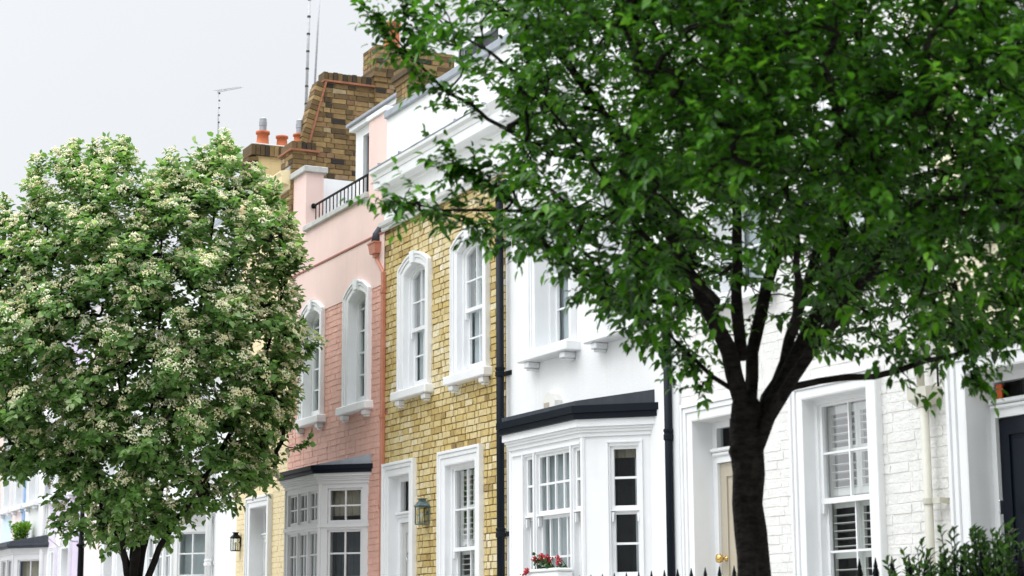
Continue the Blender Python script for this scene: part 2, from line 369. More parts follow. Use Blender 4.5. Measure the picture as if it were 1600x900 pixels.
def louvres(parent, xf, a, b, z0, z1, w, m, cols=2, pitch=.062, name='shutter', tilt=.028):
    mb = MB(xf); cw = (b-a)/cols
    for c in range(cols):
        p, q = a+c*cw, a+(c+1)*cw; st = .035
        mb.box(p+.002, p+st, w-.014, w+.014, z0, z1); mb.box(q-st, q-.002, w-.014, w+.014, z0, z1)
        for zz in (z0, (z0+z1)/2-.03, z1-.06): mb.box(p+st+.001, q-st-.001, w-.013, w+.013, zz, zz+.06)
        z = z0+.07
        while z < z1-.09:
            if not abs(z-(z0+z1)/2) < .06:
                mb.quad((p+st, w-tilt, z), (q-st, w-tilt, z), (q-st, w+tilt, z-tilt*.4), (p+st, w+tilt, z-tilt*.4))
                mb.quad((p+st, w-tilt, z), (q-st, w-tilt, z), (q-st, w-tilt, z-.006), (p+st, w-tilt, z-.006))
            z += pitch
    return mb.build(name, m, parent)
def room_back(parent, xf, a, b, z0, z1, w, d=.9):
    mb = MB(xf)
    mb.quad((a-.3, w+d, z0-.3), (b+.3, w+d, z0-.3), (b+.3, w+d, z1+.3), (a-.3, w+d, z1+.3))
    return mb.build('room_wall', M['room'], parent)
def sashes(win, xf, a, b, z0, zs, rise, d, ncol, nrow, zm, m, horns=True, fw=.038, st=.036, bar=.018, nrow_lo=None):
    """box frame, upper and lower sash and panes set d behind the wall face"""
    c = (a+b)/2; hw = (b-a)/2; top = lambda x: zs+(rise*(1-((x-c)/hw)**2) if rise else 0)
    mb = MB(xf); pth = opening_path(a, b, z0, zs, rise)
    mb.sweep(pth, [(.0, d-.004), (-fw, d-.004), (-fw, d+.09)], ends=False)
    mb.box(a, b, d-.012, d+.09, z0, z0+.045)
    mb.build('frame', m, win)
    ia, ib = a+fw, b-fw
    up = MB(xf); w0 = d+.018; w1 = w0+.034
    ip = [(x, z) for x, z in opening_path(ia, ib, zm, zs-fw*.6, rise*.93)]
    up.sweep(ip, [(.0, w0), (-st, w0), (-st, w1)], ends=False)
    up.box(ia, ib, w0-.004, w1, zm-.045, zm)
    itop = lambda x: zs-fw*.6-st+(rise*.93*(1-((x-c)/(ib-c))**2) if rise else 0)
    for i in range(1, ncol):
        x = ia+(ib-ia)*i/ncol; up.box(x-bar/2, x+bar/2, w0+.002, w1-.004, zm, itop(x)+.006)
    for j in range(1, nrow):
        z = zm+(zs+rise*.5-zm-.08)*j/nrow; up.box(ia+st, ib-st, w0+.004, w1-.006, z-bar/2, z+bar/2)
    if horns:
        for x in (ia, ib-.03): up.wprism([(x, zm-.045), (x+.03, zm-.045), (x+.026, zm-.12), (x+.004, zm-.12)], w0-.002, w1)
    up.build('upper_sash', m, win)
    lo = MB(xf); w2 = d+.056; w3 = w2+.034; nl = nrow_lo or nrow; zb = z0+.045
    lo.box(ia, ia+st, w2, w3, zb, zm); lo.box(ib-st, ib, w2, w3, zb, zm); lo.box(ia, ib, w2-.002, w3, zb, zb+.075); lo.box(ia, ib, w2-.002, w3, zm-.04, zm+.002)
    for i in range(1, ncol):
        x = ia+(ib-ia)*i/ncol; lo.box(x-bar/2, x+bar/2, w2+.003, w3-.004, zb+.07, zm-.035)
    for j in range(1, nl):
        z = zb+.075+(zm-.04-zb-.075)*j/nl; lo.box(ia+st, ib-st, w2+.005, w3-.006, z-bar/2, z+bar/2)
    lo.build('lower_sash', m, win)
    gl = MB(xf); poly = [(x, w1-.008, z) for x, z in opening_path(ia+.02, ib-.02, zm-.02, zs-fw*.6-.01, rise*.93)]
    gl.add(poly, [tuple(range(len(poly)))])
    gl.quad((ia+.02, w3-.008, zb+.02), (ib-.02, w3-.008, zb+.02), (ib-.02, w3-.008, zm-.01), (ia+.02, w3-.008, zm-.01))
    gl.build('glass', M['glass'], win)
def window(house, xf, a, b, z0, zs, rise=0, d=.13, cw=.13, ncol=2, nrow=2, zm=None, m=None, sill=True, key=False, inside='net', nrow_lo=None, ext=.10, proj=.13, sash=True):
    m = m or M['white']; zm = zm if zm is not None else (z0+zs)/2+.05
    mb = MB(xf); mb.sweep(opening_path(a, b, z0, zs, rise, 14), CAS(cw, d))
    if key:
        c = (a+b)/2; zt = zs+rise
        mb.wprism([(c-.055, zt+.012), (c+.055, zt+.012), (c+.07, zt+cw+.012), (c-.07, zt+cw+.012)], -.084, -.03)
    w = mb.build('window', m, house)
    if sash: sashes(w, xf, a, b, z0, zs, rise, d, ncol, nrow, zm, m, nrow_lo=nrow_lo)
    if sill:
        sb = MB(xf); sb.box(a-cw-ext, b+cw+ext, -proj, d, z0-.105, z0-.001, bev=.012)
        sb.build('sill', m, w)
        for x in (a-cw+.02, b+cw-.13):
            bb = MB(xf); bb.box(x, x+.11, -proj+.03, .0, z0-.17, z0-.107, bev=.01); bb.box(x+.014, x+.096, -proj+.055, .0, z0-.195, z0-.172, bev=.01)
            bb.build('bracket', m, w)
    zt = zs+rise
    if inside == 'net': drape(w, xf, a-.45, b+.25, z0-.05, zt+.05, d+.125, M['net'])
    elif inside == 'dark': drape(w, xf, a-.05, b+.05, z0-.05, zt+.05, d+.5, M['curtain_dark'])  # dark sheet in place of the room's shade, no hung curtain
    elif inside == 'shutter':
        louvres(w, xf, a+.03, b-.03, zm+.02, zt-.06, d+.125, M['shutter'], 2 if b-a > .7 else 1); louvres(w, xf, a+.03, b-.03, z0+.05, zm-.02, d+.125, M['shutter'], 2 if b-a > .7 else 1)
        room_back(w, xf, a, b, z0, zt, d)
    return w
def door(house, xf, a, b, z0, ztop, zdoor, cw, d, m, leaf_m, fan='glass', knob='brass', knock=False, frame_w=.06, handed=1):
    mb = MB(xf); mb.sweep([(a, z0), (a, ztop), (b, ztop), (b, z0)], CAS(cw, d+.06))
    o = mb.build('door_surround', m, house)
    f = MB(xf); d2 = d
    for p, q in ((a, a+frame_w), (b-frame_w, b)): f.box(p, q, d2, d2+.07, z0, ztop)
    f.box(a+frame_w, b-frame_w, d2+.001, d2+.07, ztop-.06, ztop)
    f.box(a+frame_w, b-frame_w, d2-.004, d2+.07, zdoor+.005, zdoor+.10); f.box(a+.012, b-.012, d2-.045, d2+.0, zdoor+.10, zdoor+.135, bev=.01); f.box(a+.02, b-.02, d2-.028, d2+.0, zdoor+.065, zdoor+.098, bev=.01)
    f.build('door_frame', m, o)
    g = MB(xf); g.quad((a, d2+.045, zdoor+.08), (b, d2+.045, zdoor+.08), (b, d2+.045, ztop-.03), (a, d2+.045, ztop-.03)); g.build('fanlight', M['glass'], o)
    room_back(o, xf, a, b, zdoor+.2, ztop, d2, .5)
    la, lb = a+frame_w+.003, b-frame_w-.003
    lf = MB(xf); lw = d2+.03
    h = zdoor-z0; mid = (la+lb)/2; st = .10
    holes = [(la+st, mid-.045, z0+.25, z0+h*.40), (mid+.045, lb-st, z0+.25, z0+h*.40), (la+st, mid-.045, z0+h*.46, zdoor-.12), (mid+.045, lb-st, z0+h*.46, zdoor-.12)]
    lf.plate(la, lb, z0, zdoor, holes, lw, lw+.03)
    for (p, q, r, t) in holes:
        lf.box(p+.0, q-.0, lw+.014, lw+.03, r, t); lf.box(p+.03, q-.03, lw+.004, lw+.013, r+.03, t-.03, bev=.006)
    leaf = lf.build('door_leaf', leaf_m, o)
    kb = MB(xf); kx = lb-.07 if handed > 0 else la+.07; kz = z0+1.02
    kb.lathe((kx, lw, kz), [(.024, 0), (.024, .008), (.012, .014), (.012, .045), (.034, .055), (.042, .075), (.036, .095), (.012, .105)], 14, 'w')
    kb.build('door_knob', M[knob], o, True)
    if knock:
        k2 = MB(xf); c = (mid, lw-.02, zdoor-.42)
        k2.lathe((mid, lw, zdoor-.36), [(.028, 0), (.028, .02), (.01, .03)], 10, 'w')
        k2.tube([(mid+.055*math.sin(t*2*math.pi/16), lw-.025, zdoor-.415+.055*math.cos(t*2*math.pi/16)) for t in range(17)], .009, 6)
        k2.build('knocker', M['chrome' if knob == 'chrome' else 'brass'], o, True)
    return o
def downpipe(house, px, r, z0, z1, m, w=-.085, collars=(), name='downpipe', square=False):
    mb = MB(FX)
    if square: mb.box(px-r, px+r, w-r*.9, w+r*.9, z0, z1, bev=.008)
    else: mb.tube([(px, w, z0), (px, w, z1)], r, 14)
    o = mb.build(name, m, house, not square)
    for z in collars:
        c = MB(FX)
        if square: c.box(px-r-.008, px+r+.008, w-r-.006, w+r, z, z+.05, bev=.005)
        else: c.lathe((px, w, z), [(r*1.05, 0), (r*1.28, .006), (r*1.28, .05), (r*1.12, .056), (r*1.12, .075), (r*1.28, .08), (r*1.28, .10), (r*1.02, .106)], 14)
        c.box(px-.085, px+.085, -.012, .0, z+.02, z+.07)
        c.build('pipe_collar', m, o)
    return o
def shell(house, x0, x1, z1, depth=5.0, m=None):
    """rear, side and roof of the house behind its front wall"""
    mb = MB(FX)
    mb.quad((x0, depth, 0), (x1, depth, 0), (x1, depth, z1), (x0, depth, z1))
    for x in (x0+.002, x1-.002): mb.quad((x, .0, 0), (x, depth, 0), (x, depth, z1), (x, .0, z1))
    mb.build('rear_wall', M['room'] if m is None else m, house)
    r = MB(FX); r.box(x0+.01, x1-.01, .31, depth-.01, z1-.08, z1-.002); r.build('roof', M['lead'], house)
def front(house, x0, x1, z0, z1, holes, m, brick_m=None, zb0=None, zb1=None, seed=1, name='wall', top=.3, **kw):
    mb = MB(FX); mb.plate(x0, x1, z0, z1, holes, 0.0)
    mb.quad((x0, 0, z1), (x1, 0, z1), (x1, top, z1), (x0, top, z1))
    o = mb.build(name, m, house)
    if brick_m:
        bb = MB(FX); bb.bricks(x0, x1, zb0 if zb0 is not None else z0, zb1 if zb1 is not None else z1, holes, seed=seed, **kw)
        bb.build('brickwork', brick_m, house)
    return o
def cornice(house, x0, x1, prof, m, name='cornice'):
    """profile of (w, z) run along the facade"""
    mb = MB(FX); n = len(prof)
    V = [(x0, w, z) for w, z in prof]+[(x1, w, z) for w, z in prof]
    mb.add(V, [(i, i+1, n+i+1, n+i) for i in range(n-1)]+[tuple(range(n)), tuple(range(n, 2*n))[::-1]])
    return mb.build(name, m, house)

# ------------------------------------------------------------------ ground
def ground(name, x0, x1, y0, y1, z, m, th=.0):
    mb = MB()
    if th: mb.box(x0, x1, y0, y1, z-th, z, bev=.01)
    else: mb.quad((x0, y0, z), (x1, y0, z), (x1, y1, z), (x0, y1, z))
    return tag(mb.build(name, m), kind='structure')
ground('ground', -400, 400, -400, 400, -.02, M['paving'])
ground('road', -300, 100, -3.2, 4.4, .0, M['asphalt'])
ground('kerb', -300, 100, 4.4, 4.6, .12, M['kerb'], .13)
ground('pavement', -300, 100, 4.602, 8.98, .116, M['paving'])

# ------------------------------------------------------------------ terrace measurements
XL = P(454, 500)[0]; XPY = P(602.5, 500)[0]; XYB = P(791, 600)[0]; XBA = P(1054, 700)[0]; XAC = P(1482, 650)[0]; XEND = XAC+3.9
ZP = lambda px, py: P(px, py)[1]
XX = lambda px, py=650: P(px, py)[0]

# ================================================================== yellow brick house
Z_FR0 = ZP(604, 363); Z_FR1 = ZP(603, 347); Z_COR0 = ZP(602, 305); Z_COR1 = Z_COR0+.30; Z_PAR = ZP(603, 188)
hy = thing('brick_house', (XYB*.5+XPY*.5, S, 0), 'yellow stock brick house with white cornice, grey coping and two arched upper windows', 'house')
# upper windows
w1 = (XX(635, 520), XX(668.5, 520)); w2 = (XX(719, 490), XX(758.5, 490))
zs_u = ZP(635, 433); z0_u = ZP(640, 612); rise_u = .10
zs_u2 = ZP(719, 396); z0_u2 = ZP(719, 585.5)
zs_u = (zs_u+zs_u2)/2; z0_u = (z0_u+z0_u2)/2
# ground floor
gd = (XX(611.5, 800), XX(643.5, 800)); gdt = ZP(611.5, 746)
gw = (XX(700, 800), XX(747, 800)); gwt = ZP(700, 728.5)
zfl = .92
holes = strips(*w1, z0_u-.01, zs_u, rise_u)+strips(*w2, z0_u-.01, zs_u, rise_u)+[(gd[0], gd[1], zfl, gdt), (gw[0], gw[1], 1.25, gwt)]
bh = [(w[0]-.10, w[1]+.10, z0_u-.03, zs_u+.02) for w in (w1, w2)]+[(h[0]-.04, h[1]+.04, h[2], h[3]+.08) for h in holes[:20]]+[(gd[0]-.13, gd[1]+.13, zfl, gdt+.13), (gw[0]-.13, gw[1]+.13, 1.2, gwt+.13)]
front(hy, XPY, XYB, 0, Z_FR0+.05, holes, M['mortar'])
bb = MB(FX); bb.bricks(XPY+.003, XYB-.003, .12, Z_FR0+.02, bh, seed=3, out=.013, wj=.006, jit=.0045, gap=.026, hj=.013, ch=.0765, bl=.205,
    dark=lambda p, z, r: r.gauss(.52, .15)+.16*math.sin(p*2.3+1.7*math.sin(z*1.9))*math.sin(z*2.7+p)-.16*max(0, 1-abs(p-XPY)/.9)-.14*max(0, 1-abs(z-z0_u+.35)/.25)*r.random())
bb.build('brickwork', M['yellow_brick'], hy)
for w in (w1, w2): window(hy, FX, w[0], w[1], z0_u, zs_u, rise_u, d=.03, cw=.145, ncol=2, nrow=2, zm=z0_u+(zs_u+rise_u-z0_u)*.50, key=True, inside='net', ext=.06)
door(hy, FX, gd[0], gd[1], zfl, gdt, ZP(634, 815), .17, .09, M['white'], M['grey_door'], knob='chrome', knock=True, frame_w=.075, handed=1)
window(hy, FX, gw[0], gw[1], 1.25, gwt, 0, d=.035, cw=.17, ncol=2, nrow=2, zm=ZP(733, 857)+.03, inside='shutter')
# frieze, cornice, parapet
fr = MB(FX); fr.box(XPY, XYB, -.03, .2, Z_FR0+.05, Z_COR1); fr.build('frieze', M['white_render'], hy)
cornice(hy, XPY, XYB, [(-.03, Z_FR0), (-.06, Z_FR0), (-.075, Z_FR0+.03), (-.06, Z_FR0+.05), (-.10, Z_FR0+.06), (-.115, Z_FR0+.10), (-.09, Z_FR0+.115), (-.03, Z_FR0+.13)], M['white'], 'moulding')
cornice(hy, XPY-.0, XYB, [(-.028, Z_COR0-.03), (-.05, Z_COR0-.02), (-.06, Z_COR0+.02), (-.085, Z_COR0+.03), (-.17, Z_COR0+.035), (-.175, Z_COR0+.045), (-.178, Z_COR0+.15), (-.19, Z_COR0+.16), (-.20, Z_COR0+.20), (-.235, Z_COR0+.235), (-.24, Z_COR0+.27), (-.20, Z_COR1), (-.028, Z_COR1+.05)], M['white'])
fs = MB(FX); r = random.Random(77); x = XPY     # thin weathered lead flashing along the top of the cornice
while x < XYB-.02:
    q = min(XYB, x+r.uniform(.12, .5)); fs.box(x, q-.004, -.246+r.uniform(-.003, .003), -.03, Z_COR0+.274+r.uniform(0, .004), Z_COR0+.286+r.uniform(0, .006)); x = q
for k in range(5): x = XPY+.3+k*.75+r.uniform(-.15, .15); fs.box(x, x+.02, -.25, -.20, Z_COR0+.287, Z_COR0+.315)
fs.build('flashing', M['lead'], hy)
pw = MB(FX); pw.box(XPY, XYB, .0, .22, Z_COR1-.01, Z_PAR); pw.build('parapet', M['white_render'], hy)
for k in range(4):
    a = XPY+(XYB-XPY)*k/4; b = XPY+(XYB-XPY)*(k+1)/4
    cp = MB(FX); cp.box(a+.004, b-.004, -.045, .27, Z_PAR+.001, Z_PAR+.09+.006*(k % 2), bev=.008); cp.build('coping', M['lead'], hy)
shell(hy, XPY, XYB, Z_PAR-.25, m=M['sooty_mortar'])
# roof window behind the parapet
rx0, rz0 = P(722, 118, S+.5); rx1 = P(765, 95, S+.5)[0]; rz1 = P(722, 80, S+.5)[1]
dm = MB(FX); dm.plate(rx0-.12, rx1+.5, rz0-.5, rz1+.12, [(rx0, rx1+.35, rz0-.3, rz1)], .45, .53); dm.box(rx0-.18, rx1+.56, .40, 1.6, rz1+.122, rz1+.19)
dw = dm.build('dormer_window', M['white'], hy)
dg = MB(FX); dg.quad((rx0, .5, rz0-.3), (rx1+.35, .5, rz0-.3), (rx1+.35, .5, rz1), (rx0, .5, rz1)); dg.build('glass', M['glass'], dw)
db = MB(FX); db.box((rx0+rx1)/2+.1, (rx0+rx1)/2+.14, .47, .52, rz0-.3, rz1); db.box(rx0, rx1+.35, .535, 1.5, rz0-.5, rz1+.1); db.build('backing', M['room'], dw)
XP2 = P(781.5, 600, S-.10)[0]
downpipe(hy, XP2, .043, .15, ZP(777, 325), M['navy_metal'], w=-.10, collars=(ZP(779, 395), ZP(782, 593), ZP(784, 842)))
hb = MB(FX); hz = ZP(777, 325); hb.tube([(XP2, -.10, hz), (XP2, -.10, hz+.10), (XP2-.02, -.06, hz+.2), (XP2-.02, .0, hz+.24)], .043, 12); hb.build('pipe_bend', M['navy_metal'], hy, True)

# ================================================================== pink house
hp = thing('terraced_house', (XL*.5+XPY*.5, S, 0), 'pink house with roof terrace railing, terracotta downpipe and grey bay window', 'house')
pw1 = (XX(503, 560)-(XX(575.5, 560)-XX(548, 560)), XX(503, 560)); pw2 = (XX(548, 560), XX(575.5, 560))
pzs = ZP(548, 473); pz0 = ZP(548, 636); prise = .10
Z_STR = ZP(600, 365); Z_REN = ZP(582, 452); Z_PCOP = ZP(575, 309)
hol = strips(*pw1, pz0-.01, pzs, prise)+strips(*pw2, pz0-.01, pzs, prise)
# bay plan: solved so that the cant runs at 45 degrees
def bay_depth(pxc, pyc, pxw, pyw, steps=200):
    xw = P(pxw, pyw)[0]; best = None
    for i in range(5, steps):
        d = i*.01; xc = P(pxc, pyc, S-d)[0]; e = abs((xw-xc)-d)
        if best is None or e < best[0]: best = (e, d, xc, xw)
    return best[1:]
pbd, pbc, pbw = bay_depth(498, 800, 577, 800)
print('pink bay depth', pbd, pbc, pbw)
zbt = P(498, 745, S-pbd)[1]
hol.append((pbc-1.4, pbw-.25, 1.0, zbt-.1))
front(hp, XL, XPY, 0, Z_PCOP, hol, M['pink_render'])
bbh = [(w[0]-.10, w[1]+.10, pz0-.03, pzs+.02) for w in (pw1, pw2)]+[(h[0]-.03, h[1]+.03, h[2], h[3]+.07) for h in hol[:20]]+[hol[-1]]
bb = MB(FX); bb.bricks(XL+.003, XPY-.003, .12, Z_REN, bbh, seed=5, out=.012, wj=.004, jit=.0035, gap=.009, ch=.080); bb.build('brickwork', M['pink_brick'], hp)
bs = MB(FX); bs.plate(XL+.002, XPY-.002, .1, Z_REN, bbh, -.006); bs.build('brick_joints', M['pink_brick'], hp)
rn = MB(FX); rn.plate(XL, XPY, Z_REN, Z_STR, [(w[0]-.05, w[1]+.05, pz0-.03, pzs+.06) for w in (pw1, pw2)]+[(h[0]-.01, h[1]+.01, h[2], h[3]+.04) for h in hol[:20]], -.022)
segs_ = [XL, pw1[0]-.1, pw1[1]+.1, pw2[0]-.1, pw2[1]+.1, XPY]
for k in (0, 2, 4): rn.box(segs_[k], segs_[k+1], -.0215, -.0005, Z_REN, Z_REN+.03)
rn.build('render_band', M['pink_render'], hp)
st = MB(FX); st.box(XL, XPY-.01, -.036, -.001, Z_STR+.002, Z_STR+.024); st.build('string_course', M['rust'], hp)
for w in (pw1, pw2):
    wn = window(hp, FX, w[0], w[1], pz0, pzs, prise, d=.085, cw=.14, key=True, inside='net', ext=.07, sash=False)
    f = MB(FX); d = .085; f.sweep(opening_path(w[0], w[1], pz0, pzs, prise), [(0, d-.004), (-.07, d-.004), (-.07, d+.06)], ends=False); f.box(w[0], w[1], d-.01, d+.06, pz0, pz0+.12)
    f.box((w[0]+w[1])/2-.045, (w[0]+w[1])/2+.045, d, d+.05, pz0+.1, pzs+prise-.06)
    for k in range(1, 5):
        z = pz0+.12+(pzs-pz0-.05)*k/4.6; f.box(w[0]+.06, w[1]-.06, d+.012, d+.04, z-.011, z+.011)
    f.build('casement', M['white'], wn)
    g = MB(FX); g.quad((w[0]+.03, d+.03, pz0+.05), (w[1]-.03, d+.03, pz0+.05), (w[1]-.03, d+.03, pzs+.05), (w[0]+.03, d+.03, pzs+.05)); g.build('glass', M['glass'], wn)
# roof terrace: coping, piers, railing
xpr = XX(576.5, 250); zpr = ZP(577, 191)
xpl0, xpl1 = XL, XX(478, 330); zpl = ZP(455, 284)
for k in range(5):
    a = xpl1+(xpr-xpl1)*k/5; b = xpl1+(xpr-xpl1)*(k+1)/5
    c = MB(FX); c.box(a+.003, b-.003, -.05, .24, Z_PCOP+.001, Z_PCOP+.075, bev=.008); c.build('coping', M['stone'], hp)
pr = MB(FX); pr.box(xpr, XPY-.002, -.001, .26, Z_PCOP+.001, zpr); pr.build('pier', M['pink_render'], hp)
pc = MB(FX); pc.box(xpr-.03, XPY, -.03, .30, zpr+.001, zpr+.07, bev=.008); pc.build('pier_cap', M['white'], hp)
pl = MB(FX); pl.box(xpl0, xpl1, -.002, .26, Z_PCOP+.001, zpl); pl.build('pier', M['pink_render'], hp)
pc = MB(FX); pc.box(xpl0-.04, xpl1+.05, -.05, .31, zpl+.001, zpl+.09, bev=.008); pc.build('pier_cap', M['stone'], hp)
zr0 = Z_PCOP+.075; zr1 = ZP(576, 263)
rl = MB(FX); rl.box(xpl1+.0, xpr, .09, .12, zr1-.02, zr1); rl.lathe((xpl1+.03, .105, zr1-.045), [(.025, 0), (.035, .02), (.035, .05), (.02, .07)], 10)
rail = rl.build('balcony_railing', M['black_metal'], hp)
nb = 17
for k in range(nb):
    x = xpl1+.12+(xpr-xpl1-.16)*k/(nb-1); b = MB(FX); b.box(x-.006, x+.006, .099, .111, zr0, zr1-.02); b.build('baluster', M['black_metal'], rail)
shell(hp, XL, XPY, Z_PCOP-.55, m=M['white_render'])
# terrace room at the back right: white glazed door with lead flat roof
dx0 = P(556, 240, S+.45)[0]; dz1 = P(556, 207, S+.45)[1]; dz0 = Z_PCOP-.6
dr = MB(FX); dr.plate(dx0, XPY, dz0, dz1, [(dx0+.28, dx0+.75, dz0+.3, dz1-.12)], .45, .52)
dr.box(dx0, dx0+.07, .52, 1.0, dz0, dz1)
dr.box(dx0-.06, XPY-.04, .37, 1.0, dz1+.002, dz1+.06)
tr = dr.build('terrace_door', M['white'], hp)
dgl = MB(FX); dgl.quad((dx0+.28, .5, dz0+.3), (dx0+.75, .5, dz0+.3), (dx0+.75, .5, dz1-.12), (dx0+.28, .5, dz1-.12)); dgl.build('glass', M['glass'], tr)
dbk = MB(FX); dbk.box(dx0+.1, XPY-.05, .60, .98, dz0, dz1-.02); dbk.build('backing', M['room'], tr)
rf = MB(FX); rf.box(dx0-.10, XPY-.04, .33, 1.0, dz1+.062, dz1+.115, bev=.01); rf.build('flat_roof', M['lead'], tr)
# hopper and downpipe
xdp = P(598, 600, S-.04)[0]; hx = P(586, 395, S-.06)[0]
downpipe(hp, xdp, .030, .12, ZP(596, 428), M['terra_paint'], w=-.04, square=True, collars=(ZP(596, 462), ZP(597, 655), ZP(597, 795)))
hz1 = ZP(583, 387); hz0 = ZP(583, 402)
hop = MB(FX)
hop.add([(hx-.11, -.115, hz1), (hx+.11, -.115, hz1), (hx+.11, 0, hz1), (hx-.11, 0, hz1), (hx-.09, -.10, hz0), (hx+.09, -.10, hz0), (hx+.09, 0, hz0), (hx-.09, 0, hz0)], [(0, 1, 5, 4), (1, 2, 6, 5), (3, 0, 4, 7), (4, 5, 6, 7), (0, 3, 2, 1)])
hop.box(hx-.12, hx+.12, -.125, 0, hz1+.001, hz1+.02); hop.box(hx-.035, hx+.035, -.08, -.01, hz0-.05, hz0-.001)
hop.tube([(hx, -.04, hz0-.04), (hx+.04, -.04, hz0-.10), (xdp, -.04, ZP(596, 430))], .024, 10)
hop.build('rainwater_hopper', M['terra_paint'], hp)
tp = MB(FX); tp.tube([(hx+.01, -.055, hz1+.02), (hx+.01, -.045, hz1+.12), (hx+.02, -.0, hz1+.21)], [.06, .052, .04], 10); tp.build('outlet_pipe', M['lead_dark'], hp, True)

# ------------------------------------------------------------------ bay windows
def bay(house, xa, xb, xc, xw, d, z0, zt, m, panels, roof_rise=.16, gut=.10, over=.10, fascia=.12, roof_m=None, gut_m=None, edge=.05):
    """canted bay: left wall xa, front corners xb..xc, right wall xw; panels give the lights of front and right cant"""
    plan = [(xa, S), (xb, S-d), (xc, S-d), (xw, S)]
    fx_front = lambda u, w, z: (xb+u, S-d+w, z)
    ang = plane_xf(xc, S-d, xw-xc, d); lc = math.hypot(xw-xc, d)
    angl = plane_xf(xa, S, xb-xa, -d); ll = math.hypot(xb-xa, d)
    first = None
    mb = MB(); sub = []
    for xf, ln, lights in ((fx_front, xc-xb, panels['front']), (ang, lc, panels['right']), (angl, ll, panels.get('left', []))):
        mb.xf = xf; mb.plate(0, ln, z0, zt, [l[:4] for l in lights], 0, .10)
        sub.append((xf, lights))
    # corner posts stand a little proud
    mb.xf = lambda u, w, z: (u, w, z)
    for (cx, cy) in (plan[1], plan[2]): mb.tube([(cx, cy+.012, z0), (cx, cy+.012, zt)], .028, 8)
    bay_o = mb.build('bay_window', m, house)
    for xf, lights in sub:
        for (a, b, p, q, nc, nr, kind) in lights:
            s = MB(xf); fr = .03; w0, w1 = (.025, .06) if kind != 'lo' else (.055, .09)
            s.box(a, a+fr, w0, w1, p, q); s.box(b-fr, b, w0, w1, p, q); s.box(a+fr, b-fr, w0, w1, p, p+fr*1.3); s.box(a+fr, b-fr, w0, w1, q-fr, q)
            for i in range(1, nc): x = a+(b-a)*i/nc; s.box(x-.011, x+.011, w0+.003, w1-.003, p+fr, q-fr)
            for j in range(1, nr): z = p+(q-p)*j/nr; s.box(a+fr, b-fr, w0+.005, w1-.005, z-.011, z+.011)
            s.build('sash', m, bay_o)
            g = MB(xf); g.quad((a+.01, w1-.012, p+.01), (b-.01, w1-.012, p+.01), (b-.01, w1-.012, q-.01), (a+.01, w1-.012, q-.01)); g.build('glass', M['glass'], bay_o)
    # cornice under the gutter
    def ring(e): # plan grown by e
        k = e*math.tan(R_(22.5)); return [(xa-e-k*.4, S), (xb-k, S-d-e), (xc+k, S-d-e), (xw+e+k*.4, S)]
    cb = MB()
    for e0, za, zb_ in ((.02, zt+.001, zt+.04), (.04, zt+.041, zt+.065), (.055, zt+.066, zt+.09), (.08, zt+.091, zt+fascia)):
        cb.prism(ring(e0), za, zb_)
    cb.build('bay_cornice', m, bay_o)
    gz = zt+fascia+.002
    gb = MB(); gb.prism(ring(over+.02), gz, gz+gut*.45); gb.prism(ring(over+.045), gz+gut*.451, gz+gut)
    gb.build('gutter', gut_m, bay_o)
    rb = MB(); rr = ring(over-.01); zt2 = gz+gut+.002
    rb.prism(rr, zt2, 0, [zt2+roof_rise, zt2+edge, zt2+edge, zt2+roof_rise]); rb.build('bay_roof', roof_m, bay_o)
    fl = MB(); fl.prism([(xa+.02, S), (xb+.02, S-d+.02), (xc-.02, S-d+.02), (xw-.02, S)], z0-.15, z0+.02); fl.build('bay_floor', m, bay_o)
    ap = MB(); ap.prism([(xa, S), (xb, S-d), (xc, S-d), (xw, S)], .1, z0-.001); ap.build('bay_apron', m, bay_o)
    return bay_o, fx_front, ang
def on_front(px, py, d, xb):  # pixel on the bay's front face -> (u, z)
    x, z = P(px, py, S-d); return x-xb, z
def on_cant(px, py, xc, d, xw):
    r = ray(px, py); n = Vector((-d, xw-xc, 0)); p0 = Vector((xc, S-d, EYE))
    t = (p0-Vector((0, 0, EYE))).dot(n)/r.dot(n); q = Vector((0, 0, EYE))+r*t
    return math.hypot(q.x-xc, q.y-(S-d)), q.z

# pink bay
xb_p = P(446.5, 800, S-pbd)[0]; z0b = 1.35
zt_p = on_front(497, 757, pbd, xb_p)[1]
zu1 = on_front(495, 766, pbd, xb_p)[1]; zu0 = on_front(495, 816, pbd, xb_p)[1]; zl1 = on_front(495, 829, pbd, xb_p)[1]
Lf = pbc-xb_p; fl = []
for a, b in ((.07, .345), (.375, .65), (.68, .955)):
    fl.append((Lf*a, Lf*b, zu0, zu1, 2, 2, 'up')); fl.append((Lf*a, Lf*b, z0b+.1, zl1, 2, 4, 'up'))
ca, cz1 = on_cant(512, 763, pbc, pbd, pbw); cb_, _ = on_cant(566, 763, pbc, pbd, pbw)
cz0 = on_cant(540, 817, pbc, pbd, pbw)[1]; cl1 = on_cant(540, 827, pbc, pbd, pbw)[1]
rl_ = [(ca, cb_, cz0, cz1, 2, 2, 'up'), (ca, cb_, z0b+.1, cl1, 2, 4, 'up')]
bo, fxa, fxc = bay(hp, xb_p-pbd, xb_p, pbc, pbw, pbd, z0b, zt_p, M['grey_paint'], {'front': fl, 'right': rl_}, roof_rise=.125, gut=.10, edge=.008, over=.09, fascia=.13, roof_m=M['lead'], gut_m=M['navy_metal'])
mb = MB(fxa); mb.box(-.03, Lf+.0, -.02, -.001, (zu0+zl1)/2-.02, (zu0+zl1)/2+.02); mb.xf = fxc; mb.box(.0, math.hypot(pbd, pbw-pbc), -.02, -.001, (zu0+zl1)/2-.02, (zu0+zl1)/2+.02); mb.build('transom_moulding', M['grey_paint'], bo)
drape(bo, fxa, .02, Lf-.05, z0b, zu1+.05, .20, M['net'], n=40)
